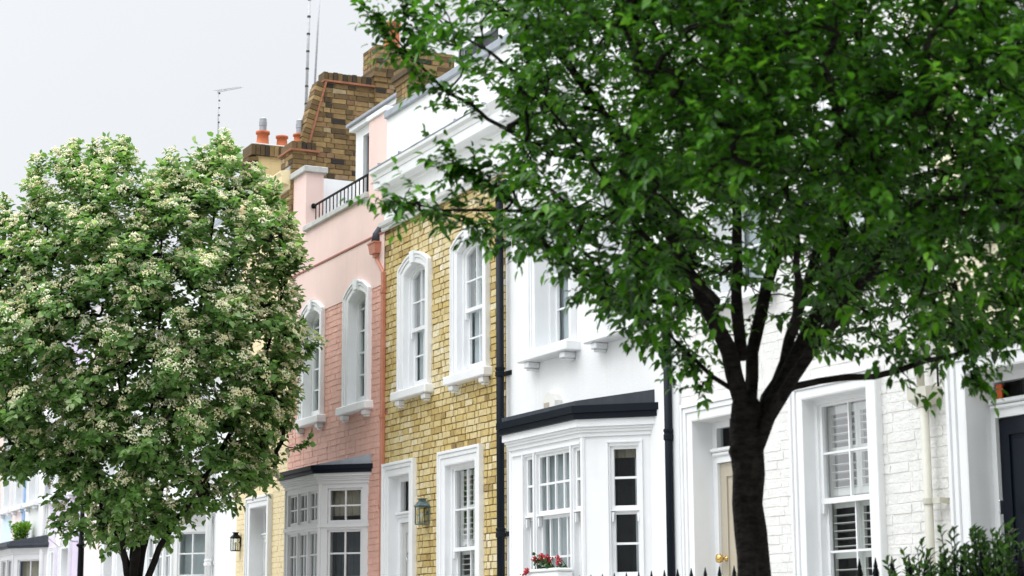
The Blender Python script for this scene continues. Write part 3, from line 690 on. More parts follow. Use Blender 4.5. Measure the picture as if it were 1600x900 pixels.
drape(bo, fxc, ca-.05, cb_+.03, cz0-.02+(cz1-cz0)*.28, cz1+.03, .22, M['curtain_beige'], n=20)
drape(bo, fxc, ca-.06, cb_+.03, z0b, cl1+.03, .30, M['curtain_dark'], n=20)  # dark sheet added so the lower panes look into an unlit room

# ================================================================== white rendered house with bay
hw = thing('rendered_house', (XYB*.5+XBA*.5, S, 0), 'smooth white rendered house with black-roofed bay window, between the yellow brick and white brick houses', 'house')
bd, bc, bw = bay_depth(910, 780, 1018, 780)
print('white bay depth', bd, bc, bw)
xb_w = max(P(798, 800, S-bd)[0], XYB+.0)
zt_w = on_front(905, 684, bd, xb_w)[1]
bwn = [(XX(841, 500), XX(894, 500)), ]
wd = bwn[0][1]-bwn[0][0]
xs2 = XX(947, 480); bwn.append((xs2, xs2+wd))
bz0 = ZP(841, 551); bz1 = zs_u+.14
holw = [(a, b, bz0-.01, bz1) for a, b in bwn]+[(xb_w+.05, bw-.3, 1.0, zt_w-.1)]
front(hw, XYB, XBA, 0, Z_COR0+.3, holw, M['white_render'])
for a, b in bwn: window(hw, FX, a, b, bz0, bz1, 0, d=.13, cw=.10, ncol=2, nrow=2, inside='net', ext=.08, proj=.17)
fr = MB(FX); fr.box(XYB+.002, XBA, -.03, .0, Z_FR0+.05, Z_COR1); fr.build('frieze', M['white_render'], hw)
cornice(hw, XYB+.002, XBA, [(-.028, Z_COR0-.03), (-.06, Z_COR0+.02), (-.17, Z_COR0+.035), (-.178, Z_COR0+.15), (-.20, Z_COR0+.20), (-.24, Z_COR0+.27), (-.20, Z_COR1), (-.028, Z_COR1+.05)], M['white'])
pw = MB(FX); pw.box(XYB+.002, XBA, .0, .22, Z_COR1-.01, Z_PAR); pw.build('parapet', M['white_render'], hw)
cp = MB(FX); cp.box(XYB+.004, XBA-.004, -.045, .27, Z_PAR+.001, Z_PAR+.09, bev=.008); cp.build('coping', M['lead'], hw)
shell(hw, XYB, XBA, Z_PAR-.25)
Lw = bc-xb_w
def fpt(px, py): return on_front(px, py, bd, xb_w)
m0, m1 = fpt(838, 760)[0], fpt(891, 760)[0]; s0a, s0b = fpt(819.5, 760)[0], fpt(833, 760)[0]; s1a, s1b = fpt(896, 760)[0], min(fpt(907, 760)[0], Lw-.03)
zg1 = fpt(888, 701)[1]; zmr = fpt(865, 802)[1]; z0w = fpt(880, 935)[1]
frl = [(m0, m1, zmr, zg1, 4, 2, 'up'), (m0, m1, z0w, zmr-.012, 4, 2, 'lo'), (s0a, s0b, zmr, zg1, 1, 2, 'up'), (s0a, s0b, z0w, zmr-.012, 1, 2, 'lo'), (s1a, s1b, zmr, zg1, 1, 2, 'up'), (s1a, s1b, z0w, zmr-.012, 1, 2, 'lo')]
def cpt(px, py): return on_cant(px, py, bc, bd, bw)
ra, rb_ = cpt(954, 780)[0], cpt(999, 780)[0]
rz1 = cpt(975, 696)[1]; rzm = cpt(975, 796)[1]; rz0 = cpt(975, 900)[1]
rtl = [(ra, rb_, rzm, rz1, 1, 2, 'up'), (ra, rb_, rz0, rzm-.012, 1, 2, 'lo')]
bo, fxa, fxc = bay(hw, max(xb_w-bd, XYB-.02), xb_w, bc, bw, bd, z0w-.04, zt_w, M['white'], {'front': frl, 'right': rtl}, roof_rise=.125, gut=.125, over=.09, fascia=.16, roof_m=M['lead_dark'], gut_m=M['navy_metal'])
mb = MB(fxa)
for u in (s0a-.02, (s0b+m0)/2, (m1+s1a)/2): mb.box(u-.014, u+.014, -.018, -.001, z0w-.04, zg1+.02)
mb.box(.05, Lw-.02, -.02, -.001, zg1+.021, zg1+.045); mb.box(-.02, Lw+.02, -.09, -.001, z0w-.10, z0w-.045, bev=.01)
mb.xf = fxc; mb.box(ra-.04, ra-.015, -.018, -.001, rz0-.05, rz1+.03); mb.box(rb_+.015, rb_+.04, -.018, -.001, rz0-.05, rz1+.03); mb.box(ra-.04, rb_+.04, -.02, -.001, rz1+.031, rz1+.055); mb.box(ra-.06, rb_+.06, -.07, -.001, rz0-.10, rz0-.05, bev=.01)
mb.build('bay_moulding', M['white'], bo)
for xf, ua, ub, zz in ((fxa, m0, m1, zmr), (fxa, s0a, s0b, zmr), (fxa, s1a, s1b, zmr), (fxc, ra, rb_, rzm)):
    hn = MB(xf)
    for x in (ua+.002, ub-.03): hn.wprism([(x, zz-.02), (x+.028, zz-.02), (x+.022, zz-.11), (x+.006, zz-.11)], .012, .05)
    hn.build('sash_horn', M['white'], bo)
drape(bo, fxa, s0a-.02, s1b+.02, z0w, zg1+.03, .17, M['net'], n=44, amp=.016)
drape(bo, fxc, ra-.02, rb_+.02, rz1-.10, rz1+.02, .17, M['curtain_beige'], 'blind', n=12)
drape(bo, fxc, ra+(rb_-ra)*.86, rb_+.03, rz0, rz1, .2, M['curtain_beige'], n=8)
drape(bo, fxc, ra-.3, rb_+.3, rz0-.1, rz1+.1, .55, M['curtain_dark'], n=20, amp=.02)  # dark backing sheet added for the room's darkness behind the cant
XP3 = P(1046, 760, S-.075)[0]
downpipe(hw, XP3, .036, .15, ZP(1042, 400), M['navy_metal'], w=-.075, collars=(ZP(1048, 690), ZP(1043, 470)))
# bell alarm box on the wall above the bay
ax, az = P(863, 632, S-.04)
al = thing('alarm_box', (ax, S, az), 'cream bell-shaped alarm box on the white wall above the black bay roof', 'alarm')
ab = MB(FX); ab.wprism([(ax-.14, az-.08), (ax+.14, az-.08), (ax+.14, az+.03), (ax+.09, az+.10), (ax, az+.125), (ax-.09, az+.10), (ax-.14, az+.03)], -.085, -.001)
abx = ab.build('housing', M['plastic_white'], al)
lb = MB(FX); lb.box(ax-.10, ax+.02, -.088, -.086, az-.05, az+.02); lb.build('faded_panel', M['curtain_beige'], al)

# ================================================================== white painted brick house
ha = thing('brick_house', (XBA*.5+XAC*.5, S, 0), 'white painted brick house with beige front door, behind the trunk of the dark green tree', 'house')
ad = (XX(1089.5, 760), XX(1089.5, 760)+.86); adt = ZP(1089, 659)
aw = (XX(1262.5, 720), XX(1362.5, 700)); awt = ZP(1262, 625); awz0 = 1.45
auw = []
for px in (1120, 1310):
    x = XX(px, 400); auw.append((x, x+.78))
hola = [(ad[0], ad[1], .95, adt), (aw[0], aw[1], awz0, awt)]+[(a, b, bz0-.01, bz1) for a, b in auw]
front(ha, XBA, XAC, 0, Z_COR1, hola, M['white_brick'])
xq = XX(1068, 750)
bha = [(ad[0]-.13, ad[1]+.13, .9, adt+.13), (aw[0]-.13, aw[1]+.13, awz0-.05, awt+.13)]+[(a-.09, b+.09, bz0-.05, bz1+.09) for a, b in auw]
bb = MB(FX); bb.bricks(xq+.01, XAC-.003, .12, Z_FR0, bha, seed=11, out=.011, wj=.0035, jit=.004, gap=.006, hj=.012, ch=.077); bb.build('brickwork', M['white_brick'], ha)
bs = MB(FX); bs.plate(xq, XAC, .1, Z_FR0, bha, -.008); bs.build('brick_joints', M['white_brick'], ha)
qs = MB(FX); qs.box(XBA+.003, xq, -.04, -.001, .1, Z_COR0, bev=.006); qs.build('end_strip', M['white'], ha)
door(ha, FX, ad[0], ad[1], .95, adt, ZP(1125, 719), .165, .17, M['white'], M['beige_door'], knob='brass', frame_w=.07, handed=-1)
window(ha, FX, aw[0], aw[1], awz0, awt, 0, d=.08, cw=.16, ncol=2, nrow=2, zm=ZP(1330, 776)+.02, inside='shutter')
for a, b in auw: window(ha, FX, a, b, bz0, bz1, 0, d=.16, cw=.12, ncol=2, nrow=2, inside='net', ext=.08)
cornice(ha, XBA+.002, XAC, [(-.012, Z_COR0-.03), (-.06, Z_COR0+.02), (-.17, Z_COR0+.035), (-.178, Z_COR0+.15), (-.24, Z_COR0+.27), (-.20, Z_COR1), (-.002, Z_COR1+.05)], M['white'])
pw = MB(FX); pw.box(XBA+.002, XAC, .0, .22, Z_COR1-.01, Z_PAR); pw.build('parapet', M['white_render'], ha)
shell(ha, XBA, XAC, Z_PAR-.25)
xcp = P(1447, 700, S-.10)[0]
hz1, hz0 = ZP(1442, 610), ZP(1445, 640); 
downpipe(ha, xcp, .033, .15, hz0+.02, M['cream_pipe'], w=-.10, collars=())
cl = MB(FX); zc = ZP(1446, 786); cl.tube([(xcp, -.10, zc-.02), (xcp, -.10, zc+.02)], .042, 14); cl.box(xcp+.04, xcp+.13, -.10, -.07, zc-.02, zc+.02); cl.box(xcp+.101, xcp+.129, -.069, .0, zc-.02, zc+.02); cl.build('pipe_clip', M['cream_pipe'], ha)
xh = xcp-.01
hp_ = MB(FX)
hp_.add([(xh-.11, -.16, hz1), (xh+.11, -.16, hz1), (xh+.11, 0, hz1), (xh-.11, 0, hz1), (xh-.11, -.16, hz1-.085), (xh+.11, -.16, hz1-.085), (xh+.11, 0, hz1-.085), (xh-.11, 0, hz1-.085), (xh-.035, -.135, hz0), (xh+.035, -.135, hz0), (xh+.035, -.065, hz0), (xh-.035, -.065, hz0)],
    [(0, 1, 5, 4), (1, 2, 6, 5), (3, 0, 4, 7), (4, 5, 9, 8), (5, 6, 10, 9), (6, 7, 11, 10), (7, 4, 8, 11), (8, 9, 10, 11), (0, 3, 2, 1)])
hp_.build('rainwater_hopper', M['cream_pipe'], ha)
up = MB(FX); up.tube([(xh-.02, -.10, hz1-.02), (xh-.02, -.10, Z_COR0)], .030, 12); up.build('downpipe', M['cream_pipe'], ha, True)
cb = MB(FX); cb.tube([(xh+.075, -.016, hz1+.0), (xh+.08, -.016, hz1+.8), (xh+.07, -.016, Z_COR0)], .008, 6); cb.build('cable', M['cable'], ha)

# ================================================================== pale cream house at the right edge
hc = thing('brick_house', (XAC+1.9, S, 0), 'pale cream brick house with navy door at the right edge', 'house')
cd = (XX(1519, 700), XX(1519, 700)+.95); cdt = ZP(1522, 583)
cuw = [(XAC+.55, XAC+1.30), (XAC+2.3, XAC+3.05)]
holc = [(cd[0], cd[1], .95, cdt)]+[(a, b, bz0-.01, bz1) for a, b in cuw]
front(hc, XAC, XEND, 0, Z_COR1, holc, M['cream_pale'])
bb = MB(FX); bb.bricks(XAC+.003, XEND, .12, Z_FR0, [(cd[0]-.15, cd[1]+.15, .9, cdt+.15)]+[(a-.09, b+.09, bz0-.05, bz1+.09) for a, b in cuw], seed=13, out=.011, wj=.0035, jit=.004, gap=.006, hj=.012, ch=.077); bb.build('brickwork', M['cream_pale'], hc)
for a, b in cuw: window(hc, FX, a, b, bz0, bz1, 0, d=.16, cw=.12, ncol=2, nrow=2, inside='net', ext=.08)
do = door(hc, FX, cd[0], cd[1], .95, cdt, ZP(1562, 647), .19, .18, M['white'], M['navy_door'], knob='brass', knock=True, frame_w=.05, handed=1)
be = MB(FX); bx, bz = XX(1545, 792), ZP(1545, 792); be.box(bx+.0, bx+.02, .08, .13, bz-.05, bz+.05, bev=.006); be.build('doorbell', M['chrome'], do)
og = MB(FX); ox, oz = P(1562, 618, S+.19); og.box(ox-.03, ox+.03, .186, .20, oz-.07, oz+.08); og.build('orange_sticker', M['orange'], do)
cornice(hc, XAC+.002, XEND, [(-.012, Z_COR0-.03), (-.06, Z_COR0+.02), (-.17, Z_COR0+.035), (-.178, Z_COR0+.15), (-.24, Z_COR0+.27), (-.20, Z_COR1), (-.002, Z_COR1+.05)], M['white'])
pw = MB(FX); pw.box(XAC+.002, XEND, .0, .22, Z_COR1-.01, Z_PAR); pw.build('parapet', M['cream_pale'], hc)
shell(hc, XAC, XEND, Z_PAR-.25)

# ================================================================== cream brick house left of the pink one
XC0 = XX(369.5, 850)
hl = thing('brick_house', (XL*.5+XC0*.5, S, 0), 'warm cream brick house left of the pink house', 'house')
ldr = (XX(394, 850), XX(419.5, 850)); ldt = ZP(394, 795)
Z_LT = ZP(455, 268)
holl = [(ldr[0], ldr[1], .95, ldt)]
front(hl, XC0, XL, 0, Z_LT, holl, M['cream_brick'])
bb = MB(FX); bb.bricks(XC0+.003, XL-.003, .12, ZP(440, 335), [(ldr[0]-.14, ldr[1]+.14, .9, ldt+.14)], seed=17, out=.006, wj=.002, jit=.004, gap=.008, ch=.077); bb.build('brickwork', M['cream_brick'], hl)
o = door(hl, FX, ldr[0], ldr[1], .95, ldt, ZP(412, 845), .16, .17, M['white'], M['white'], knob='brass', frame_w=.06)
zc0 = ZP(445, 305)
cornice(hl, XC0+.002, XL-.002, [(-.0, zc0), (-.05, zc0+.02), (-.06, zc0+.08), (-.16, zc0+.10), (-.17, zc0+.20), (-.2, zc0+.25), (-.17, zc0+.28), (.0, zc0+.3)], M['cream_brick'])
fr = MB(FX); fr.box(XC0+.002, XL-.002, -.03, .0, zc0+.31, Z_LT); fr.build('parapet', M['white_render'], hl)
cp = MB(FX); cp.box(XC0+.004, XL-.004, -.05, .27, Z_LT+.001, Z_LT+.06, bev=.008); cp.build('coping', M['lead'], hl)
shell(hl, XC0, XL, Z_LT-.3)

# ================================================================== the far houses, pale colours
def far_house(x0, x1, m, label, ztop, wins, doors=(), trim=None, name='terraced_house', pipe=None):
    h = thing(name, ((x0+x1)/2, S, 0), label, 'house')
    hs_ = [(a, b, p, q) for a, b, p, q in list(wins)+list(doors)]
    front(h, x0, x1, 0, ztop, hs_, m)
    for a, b, p, q in wins: window(h, FX, a, b, p, q, 0, d=.14, cw=.12, ncol=2, nrow=2, inside='net', ext=.06)
    for a, b, p, q in doors: door(h, FX, a, b, p, q, q-.45, .13, .15, M['white'], M['white'])
    cornice(h, x0+.002, x1-.002, [(0, ztop-.5), (-.06, ztop-.47), (-.18, ztop-.42), (-.2, ztop-.3), (-.24, ztop-.25), (0, ztop-.2)], M['white'])
    cp = MB(FX); cp.box(x0+.004, x1-.004, -.05, .27, ztop+.001, ztop+.07); cp.build('coping', M['lead'], h)
    if trim: t = MB(FX); t.box(x0, x0+.22, -.03, -.001, .1, ztop-.5); t.build('quoin_strip', trim, h)
    if pipe: downpipe(h, pipe, .05, .15, ztop-.6, M['white'], w=-.08, collars=(2.4,))
    shell(h, x0, x1, ztop-.3); return h
Xw0 = XX(258, 850); Xp0 = XX(176, 850); Xli0 = XX(133, 820); Xw2 = XX(78, 800); Xb1 = XX(37, 780); Xb2 = XX(20, 780); Xb3 = XX(3, 780)
ZT = Z_LT-.1
UW = lambda x: (x, x+.7, z0_u, zs_u+.1)
# white house with a bay, next to the warm cream one
hv = far_house(Xw0, XC0, M['white_render'], 'white house with a bay window left of the warm cream brick house', ZT, [UW(Xw0+.5), UW(Xw0+2.0)], pipe=XX(333, 860))
vd, vc, vw = .5, P(268, 860, S-.5)[0], P(268, 860, S-.5)[0]+.5
# right cant carries a sash with two panes across
vb = vc-1.5; vz1 = P(268, 822, S-.5)[1]
lcv = math.hypot(.5, vw-vc)
vfl = [(.08, .45, 1.6, vz1-.12, 2, 4, 'up'), (.55, .95, 1.6, vz1-.12, 2, 4, 'up'), (1.05, 1.42, 1.6, vz1-.12, 2, 4, 'up')]
vo, vfa, vfc = bay(hv, vb-.5, vb, vc, vw, vd, 1.4, vz1, M['white'], {'front': vfl, 'right': [(.10, lcv-.10, 1.6, vz1-.10, 2, 4, 'up')]}, roof_m=M['lead'], gut_m=M['grey_paint'])
drape(vo, vfc, .05, lcv-.05, 1.5, vz1-.1, .2, M['net'], n=14); drape(vo, vfa, .05, 1.45, 1.5, vz1-.1, .2, M['net'], n=20)
far_house(Xp0-.0, Xw0, M['white_render'], 'white rendered house behind the trunk of the flowering tree', ZT, [UW(Xp0+.5), UW(Xp0+2.0), (Xp0+2.0, Xp0+2.7, 1.5, 3.2)], [(Xp0+.5, Xp0+1.3, .9, 3.2)])
far_house(Xli0, Xp0, M['pale_pink'], 'pale pink rendered house beside the lilac house', ZT-.1, [UW(Xli0+.4), UW(Xli0+1.7)], [(Xli0+1.7, Xli0+2.5, .9, 3.1)])
far_house(Xw2, Xli0, M['lilac'], 'lilac rendered house with white surrounds', ZT, [UW(Xw2+.6), UW(Xw2+2.1), (XX(83, 870), XX(87, 870), 1.5, ZP(84, 864))], [(XX(99, 860), XX(110, 860), .9, ZP(100, 858))])
h2 = far_house(Xb1, Xw2, M['white_render'], 'white house with grey-roofed bay beside the lilac house', ZT, [UW(Xb1+.7), UW(Xb1+2.2)], pipe=XX(72, 850), trim=M['blue_trim'])
v2d = .55; v2c = P(20, 870, S-v2d)[0]; v2w = v2c+.75; l2 = math.hypot(v2d, v2w-v2c); v2z = P(30, 868, S-.3)[1]
vo, vfa, vfc = bay(h2, v2c-1.9, v2c-1.3, v2c, v2w, v2d, 1.3, v2z, M['grey_paint'], {'front': [(.1, .6, 1.5, v2z-.1, 2, 3, 'up'), (.7, 1.2, 1.5, v2z-.1, 2, 3, 'up')], 'right': [(.14, l2-.12, 1.5, v2z-.12, 2, 2, 'up')]}, roof_m=M['lead_dark'], gut_m=M['lead_dark'])
drape(vo, vfc, .1, l2-.1, 1.4, v2z-.1, .2, M['curtain_beige'], n=12)
far_house(Xb2, Xb1, M['pale_pink'], 'narrow pale pink house between the blue strip and the pale blue house', ZT-.1, [UW(Xb2+.5)])
far_house(Xb3, Xb2, M['pale_blue'], 'pale blue rendered house far down the terrace', ZT, [UW(Xb3+.4)])
far_house(Xb3-3.8, Xb3, M['salmon'], 'salmon pink house farthest down the terrace', ZT, [UW(Xb3-1.4)])
far_house(Xb3-7.8, Xb3-3.8, M['white_render'], 'white house past the salmon pink one', ZT, [UW(Xb3-6.4)])

# ================================================================== party walls, chimneys, aerials
def pyz(px, py, X): return PX(px, py, X)
XW = XL-.02
pf = plane_xf(XW, 0, 0, 1)            # u = y, w into -x : the face that looks along the street towards the camera
def yz(px, py): return PX(px, py, XW)
y_a, z_a = yz(478, 232); y_b, z_b = yz(507, 128); y_c, z_c = yz(603, 137)
z_top = z_b; y_end = S+3.6; y_f = S+.30
zbase = Z_PCOP-.4
pwt = thing('party_wall', (XW, S+1.5, 0), 'sooty yellow brick party wall with sloping end behind the pink roof terrace', 'wall')
def lim(z):
    if z < z_a: return (y_f, y_end)
    if z > z_b: return (y_b, y_end)
    return (y_a+(y_b-y_a)*(z-z_a)/(z_b-z_a), y_end)
core = MB(pf); core.wprism([(y_f, zbase), (y_end, zbase), (y_end, z_top), (y_b, z_top), (y_a, z_a), (y_f, z_a)], .0, .20); core.build('wall_core', M['sooty_mortar'], pwt)
bb = MB(pf); bb.bricks(y_f, y_end, zbase, z_top-.01, [], lim=lim, seed=21, out=.012, wj=.006, jit=.005, dark=lambda p, z, r: r.gauss(.48, .25)); bb.build('brickwork', M['sooty'], pwt)
ln = math.hypot(y_b-y_a, z_b-z_a); nx, nz_ = (y_b-y_a)/ln, (z_b-z_a)/ln
cpb = MB(pf); r = random.Random(4); k = 0; t = 0.0
while t < ln-.03:                        # brick-on-edge coping up the slope
    a = (y_a+nx*t, z_a+nz_*t); b = (y_a+nx*(t+.066), z_a+nz_*(t+.066)); h = .11+r.uniform(-.008, .01)
    cpb.wprism([a, b, (b[0]-nz_*h, b[1]+nx*h), (a[0]-nz_*h, a[1]+nx*h)], -.03+r.uniform(-.006, .006), .21, tint=max(0, min(1, r.gauss(.42, .13)))); t += .075
y = y_b-.02
while y < y_end:
    cpb.box(y, y+.066, -.03+r.uniform(-.006, .006), .21, z_top+.032, z_top+.15+r.uniform(-.006, .01), tint=max(0, min(1, r.gauss(.15, .15)))); y += .075
cpb.build('brick_coping', M['sooty'], pwt)
tl = MB(pf); tl.box(y_b-.02, y_end, -.05, .22, z_top+.001, z_top+.03)
o_ = .022; tl.wprism([(y_a, z_a), (y_b, z_b), (y_b+nz_*.028, z_b-nx*.028), (y_a+nz_*.028, z_a-nx*.028)], -.05, -.001)
tl.build('tile_creasing', M['tile_red'], pwt)
uz_ = PX(540, 283, XW)[1]; us = MB(pf); us.box(y_f+.02, y_end, -.03, -.001, zbase+.01, uz_); us.build('white_upstand', M['white_render'], pwt)
# low chimney base at the foot of the slope
y0, z0s = yz(452, 262); z_cb = yz(456, 237)[1]
ys = S+.0
stk = MB(pf); stk.box(ys-.02, y_a+.13, -.06, .42, zbase, z_cb-.001); stk.build('chimney_base', M['sooty_mortar'], pwt)
bb = MB(plane_xf(XW+.06, 0, 0, 1)); bb.bricks(ys-.02, y_a+.13, zbase, z_cb, [], seed=23, out=.012, dark=lambda p, z, r: r.gauss(.5, .22)); bb.xf = plane_xf(XW-.42, ys-.02, 1, 0); bb.bricks(0, .48, zbase, z_cb, [], seed=24, out=.012, dark=lambda p, z, r: r.gauss(.5, .22)); bb.build('brickwork', M['sooty'], pwt)
ct = MB(pf); ct.box(ys-.07, y_a+.18, -.11, .47, z_cb+.001, z_cb+.03); ct.build('tile_creasing', M['tile_red'], pwt)
cc = MB(pf); r = random.Random(9); y = ys-.03
while y < y_a+.08: cc.box(y, y+.066, -.06+r.uniform(-.005, .005), .42, z_cb+.032, z_cb+.15+r.uniform(-.008, .01), tint=max(0, min(1, r.gauss(.15, .12)))); y += .075
cc.build('brick_coping', M['sooty'], pwt)
def chimney_pot(loc, h, r, label, cowl=True, m=None):
    t = thing('chimney_pot', loc, label, 'chimney pot', 'chimney pots above the flowering tree')
    mb = MB(); mb.lathe(loc, [(r*1.22, 0), (r*1.22, h*.12), (r*1.05, h*.16), (r*1.0, h*.5), (r*.95, h*.8), (r*1.18, h*.84), (r*1.18, h), (r*.85, h), (r*.82, h*.6)], 18)
    mb.build('pot', m or M['terracotta'], t, True)
    if cowl:
        c = MB(); c.lathe((loc[0], loc[1], loc[2]+h-.01), [(r*.6, 0), (r*.6, .10), (r*.66, .105), (r*.66, .17), (r*.6, .175), (r*.6, .22), (r*.3, .24)], 14); c.build('cowl', M['cowl'], t)
    return t
# rendered gable with a brick rim and two pots, beyond the cream house
XG = XC0-.0
gf = plane_xf(XG, 0, 0, 1)
gy = lambda px, py: PX(px, py, XG)
gy0, gz1 = gy(401, 243); _, gzb = gy(420, 300); ygr = S+3.2
gt = thing('party_wall', (XG, S+1.5, 0), 'ochre rendered gable wall with dark brick rim under the two left chimney pots', 'wall')
g0 = gy(398, 262)
core = MB(gf); core.wprism([(S+.3, gzb-.6), (ygr, gzb-.6), (ygr, gz1), (gy0, gz1), (S+.3+.0, g0[1]-.25)], .0, .35); core.build('gable_wall', M['ochre'], gt)
cc = MB(gf); r = random.Random(12); y = gy0-.10
while y < ygr: cc.box(y, y+.066, -.05+r.uniform(-.005, .005), .40, gz1+.002, gz1+.17+r.uniform(-.008, .01), tint=max(0, min(1, r.gauss(.3, .18)))); y += .075
dl = math.hypot(gy0-(S+.3), gz1-(g0[1]-.25)); ux, uz = (gy0-S-.3)/dl, (gz1-g0[1]+.25)/dl; t = 0
while t < dl-.05:
    a = (S+.3+ux*t, g0[1]-.25+uz*t); b = (a[0]+ux*.066, a[1]+uz*.066); h = .17
    cc.wprism([a, b, (b[0]-uz*h, b[1]+ux*h), (a[0]-uz*h, a[1]+ux*h)], -.05, .4, tint=max(0, min(1, r.gauss(.15, .15)))); t += .075
cc.build('brick_rim', M['sooty'], gt)
fm = MB(gf); fm.box(gy0-.06, gy0+1.6, .0, .34, gz1+.172, gz1+.21, bev=.015); fm.build('flaunching', M['stone'], gt)
pz = gz1+.19
for px, hh, rr, cw_, lab in ((410.5, .25, .095, True, 'tall orange chimney pot with metal cowl, leftmost on the ochre gable'), (440.5, .21, .085, False, 'squat brick red chimney pot without a cowl, on the ochre gable')):
    yy = PX(px, 222, XG-.17)[0]; chimney_pot((XG-.17, yy, pz), hh, rr, lab, cw_)
yy = PX(468, 222, XW-.15)[0]
chimney_pot((XW-.15, yy, z_cb+.14), .17, .085, 'short brown-red chimney pot with cowl at the foot of the sloping brick wall', True)
# chimney stacks behind the leaves
def stack(X, y0, y1, zb, zt, thick, label, seed, zc=None):
    t = thing('chimney_stack', (X, (y0+y1)/2, zb), label, 'chimney')
    xf = plane_xf(X, 0, 0, 1); xff = plane_xf(X-thick, y0, 1, 0)
    c = MB(xf); c.box(y0, y1, .0, thick, zb, zt-.001); c.build('stack_core', M['sooty_mortar'], t)
    b = MB(xf); dk = lambda p, z, r: r.gauss(.55, .24)
    b.bricks(y0, y1, zb, zt, [], seed=seed, out=.012, wj=.006, jit=.005, dark=dk); b.xf = xff; b.bricks(0, thick, zb, zt, [], seed=seed+1, out=.012, dark=dk); b.build('brickwork', M['sooty'], t)
    k = MB(xf); r = random.Random(seed); zc = zc if zc is not None else zt-.15
    for i, (e, z0_, z1_) in enumerate(((.035, zc-.07, zc), (.06, zc+.003, zc+.07), (.035, zc+.073, zc+.14))):
        y = y0-e
        while y < y1+e: k.box(y, min(y+.2, y1+e), -e+r.uniform(-.004, .004), thick+e, z0_, z1_, tint=max(0, min(1, r.gauss(.3, .25)))); y += .21
    k.build('corbel', M['sooty'], t)
    return t
sy0, sz1 = PX(588, 70, XW+.05); stack(XW+.05, sy0, sy0+1.7, z_top-.3, sz1, .5, 'tall sooty brick chimney stack at the end of the sloping party wall', 31, zc=z_top+.16)
chimney_pot((XW-.2, PX(612, 70, XW-.2)[0], sz1), .45, .12, 'red chimney pot on the tall stack, half hidden by leaves', False)
XS2 = XPY+.05
s2y, s2z = PX(607, 120, XS2); s2y2 = PX(668, 120, XS2)[0]
stack(XS2, S+.29, S+1.35, Z_PAR-.5, s2z+.22, .42, 'sooty brick chimney stack behind the grey coping of the yellow house', 41)
# aerials and masts
def mast(px0, py0, px1, py1, Y, r, label, name='aerial_mast', zb=None):
    x0, zt0 = P(px0, py0, Y); x1, zt1 = P(px1, py1, Y)
    t = thing(name, (x0, Y, zt0), label, 'aerial')
    mb = MB(); mb.tube([(x0, Y, zt0), (x1, Y, zt1)], [r, r*.8], 10); mb.build('pole', M['alu'], t, True); return t, (x0, zt0), (x1, zt1)
t, a, b = mast(477, 205, 485, -40, S+1.6, .028, 'thick grey aerial mast rising from the sloping brick wall')
cb_ = MB()
for k in range(9):
    z = a[1]+(b[1]-a[1])*(k+.5)/9; x = a[0]+(b[0]-a[0])*(k+.5)/9; cb_.tube([(x, S+1.6, z), (x, S+1.6, z+.03)], .032, 8)
cb_.build('cable_tie', M['cable'], t)
mast(491, 150, 501, -40, S+2.2, .020, 'thin white aerial mast, right of the thick one')
t, a, b = mast(341, 232, 341, 143, S+2.0, .016, 'tv aerial with a short boom above the flowering tree', 'tv_aerial')
bm = MB(); e = P(376, 137, S+2.0); bm.tube([(b[0]-.05, S+2, b[1]), (e[0], S+2, e[1])], .010, 8); bo_ = bm.build('boom', M['alu'], t)
for k in range(14):
    f = k/13; x = b[0]+(e[0]-b[0])*f; z = b[1]+(e[1]-b[1])*f; h = .10-.05*f
    el = MB(); el.tube([(x, S+2-h, z+.012), (x, S+2+h, z+.012)], .004, 5); el.build('element', M['alu'], t)
cb_ = MB()
for k in range(8): z = a[1]+(b[1]-a[1])*(k+.5)/8; cb_.tube([(a[0], S+2, z), (a[0], S+2, z+.025)], .019, 8)
cb_.build('cable_tie', M['cable'], t)

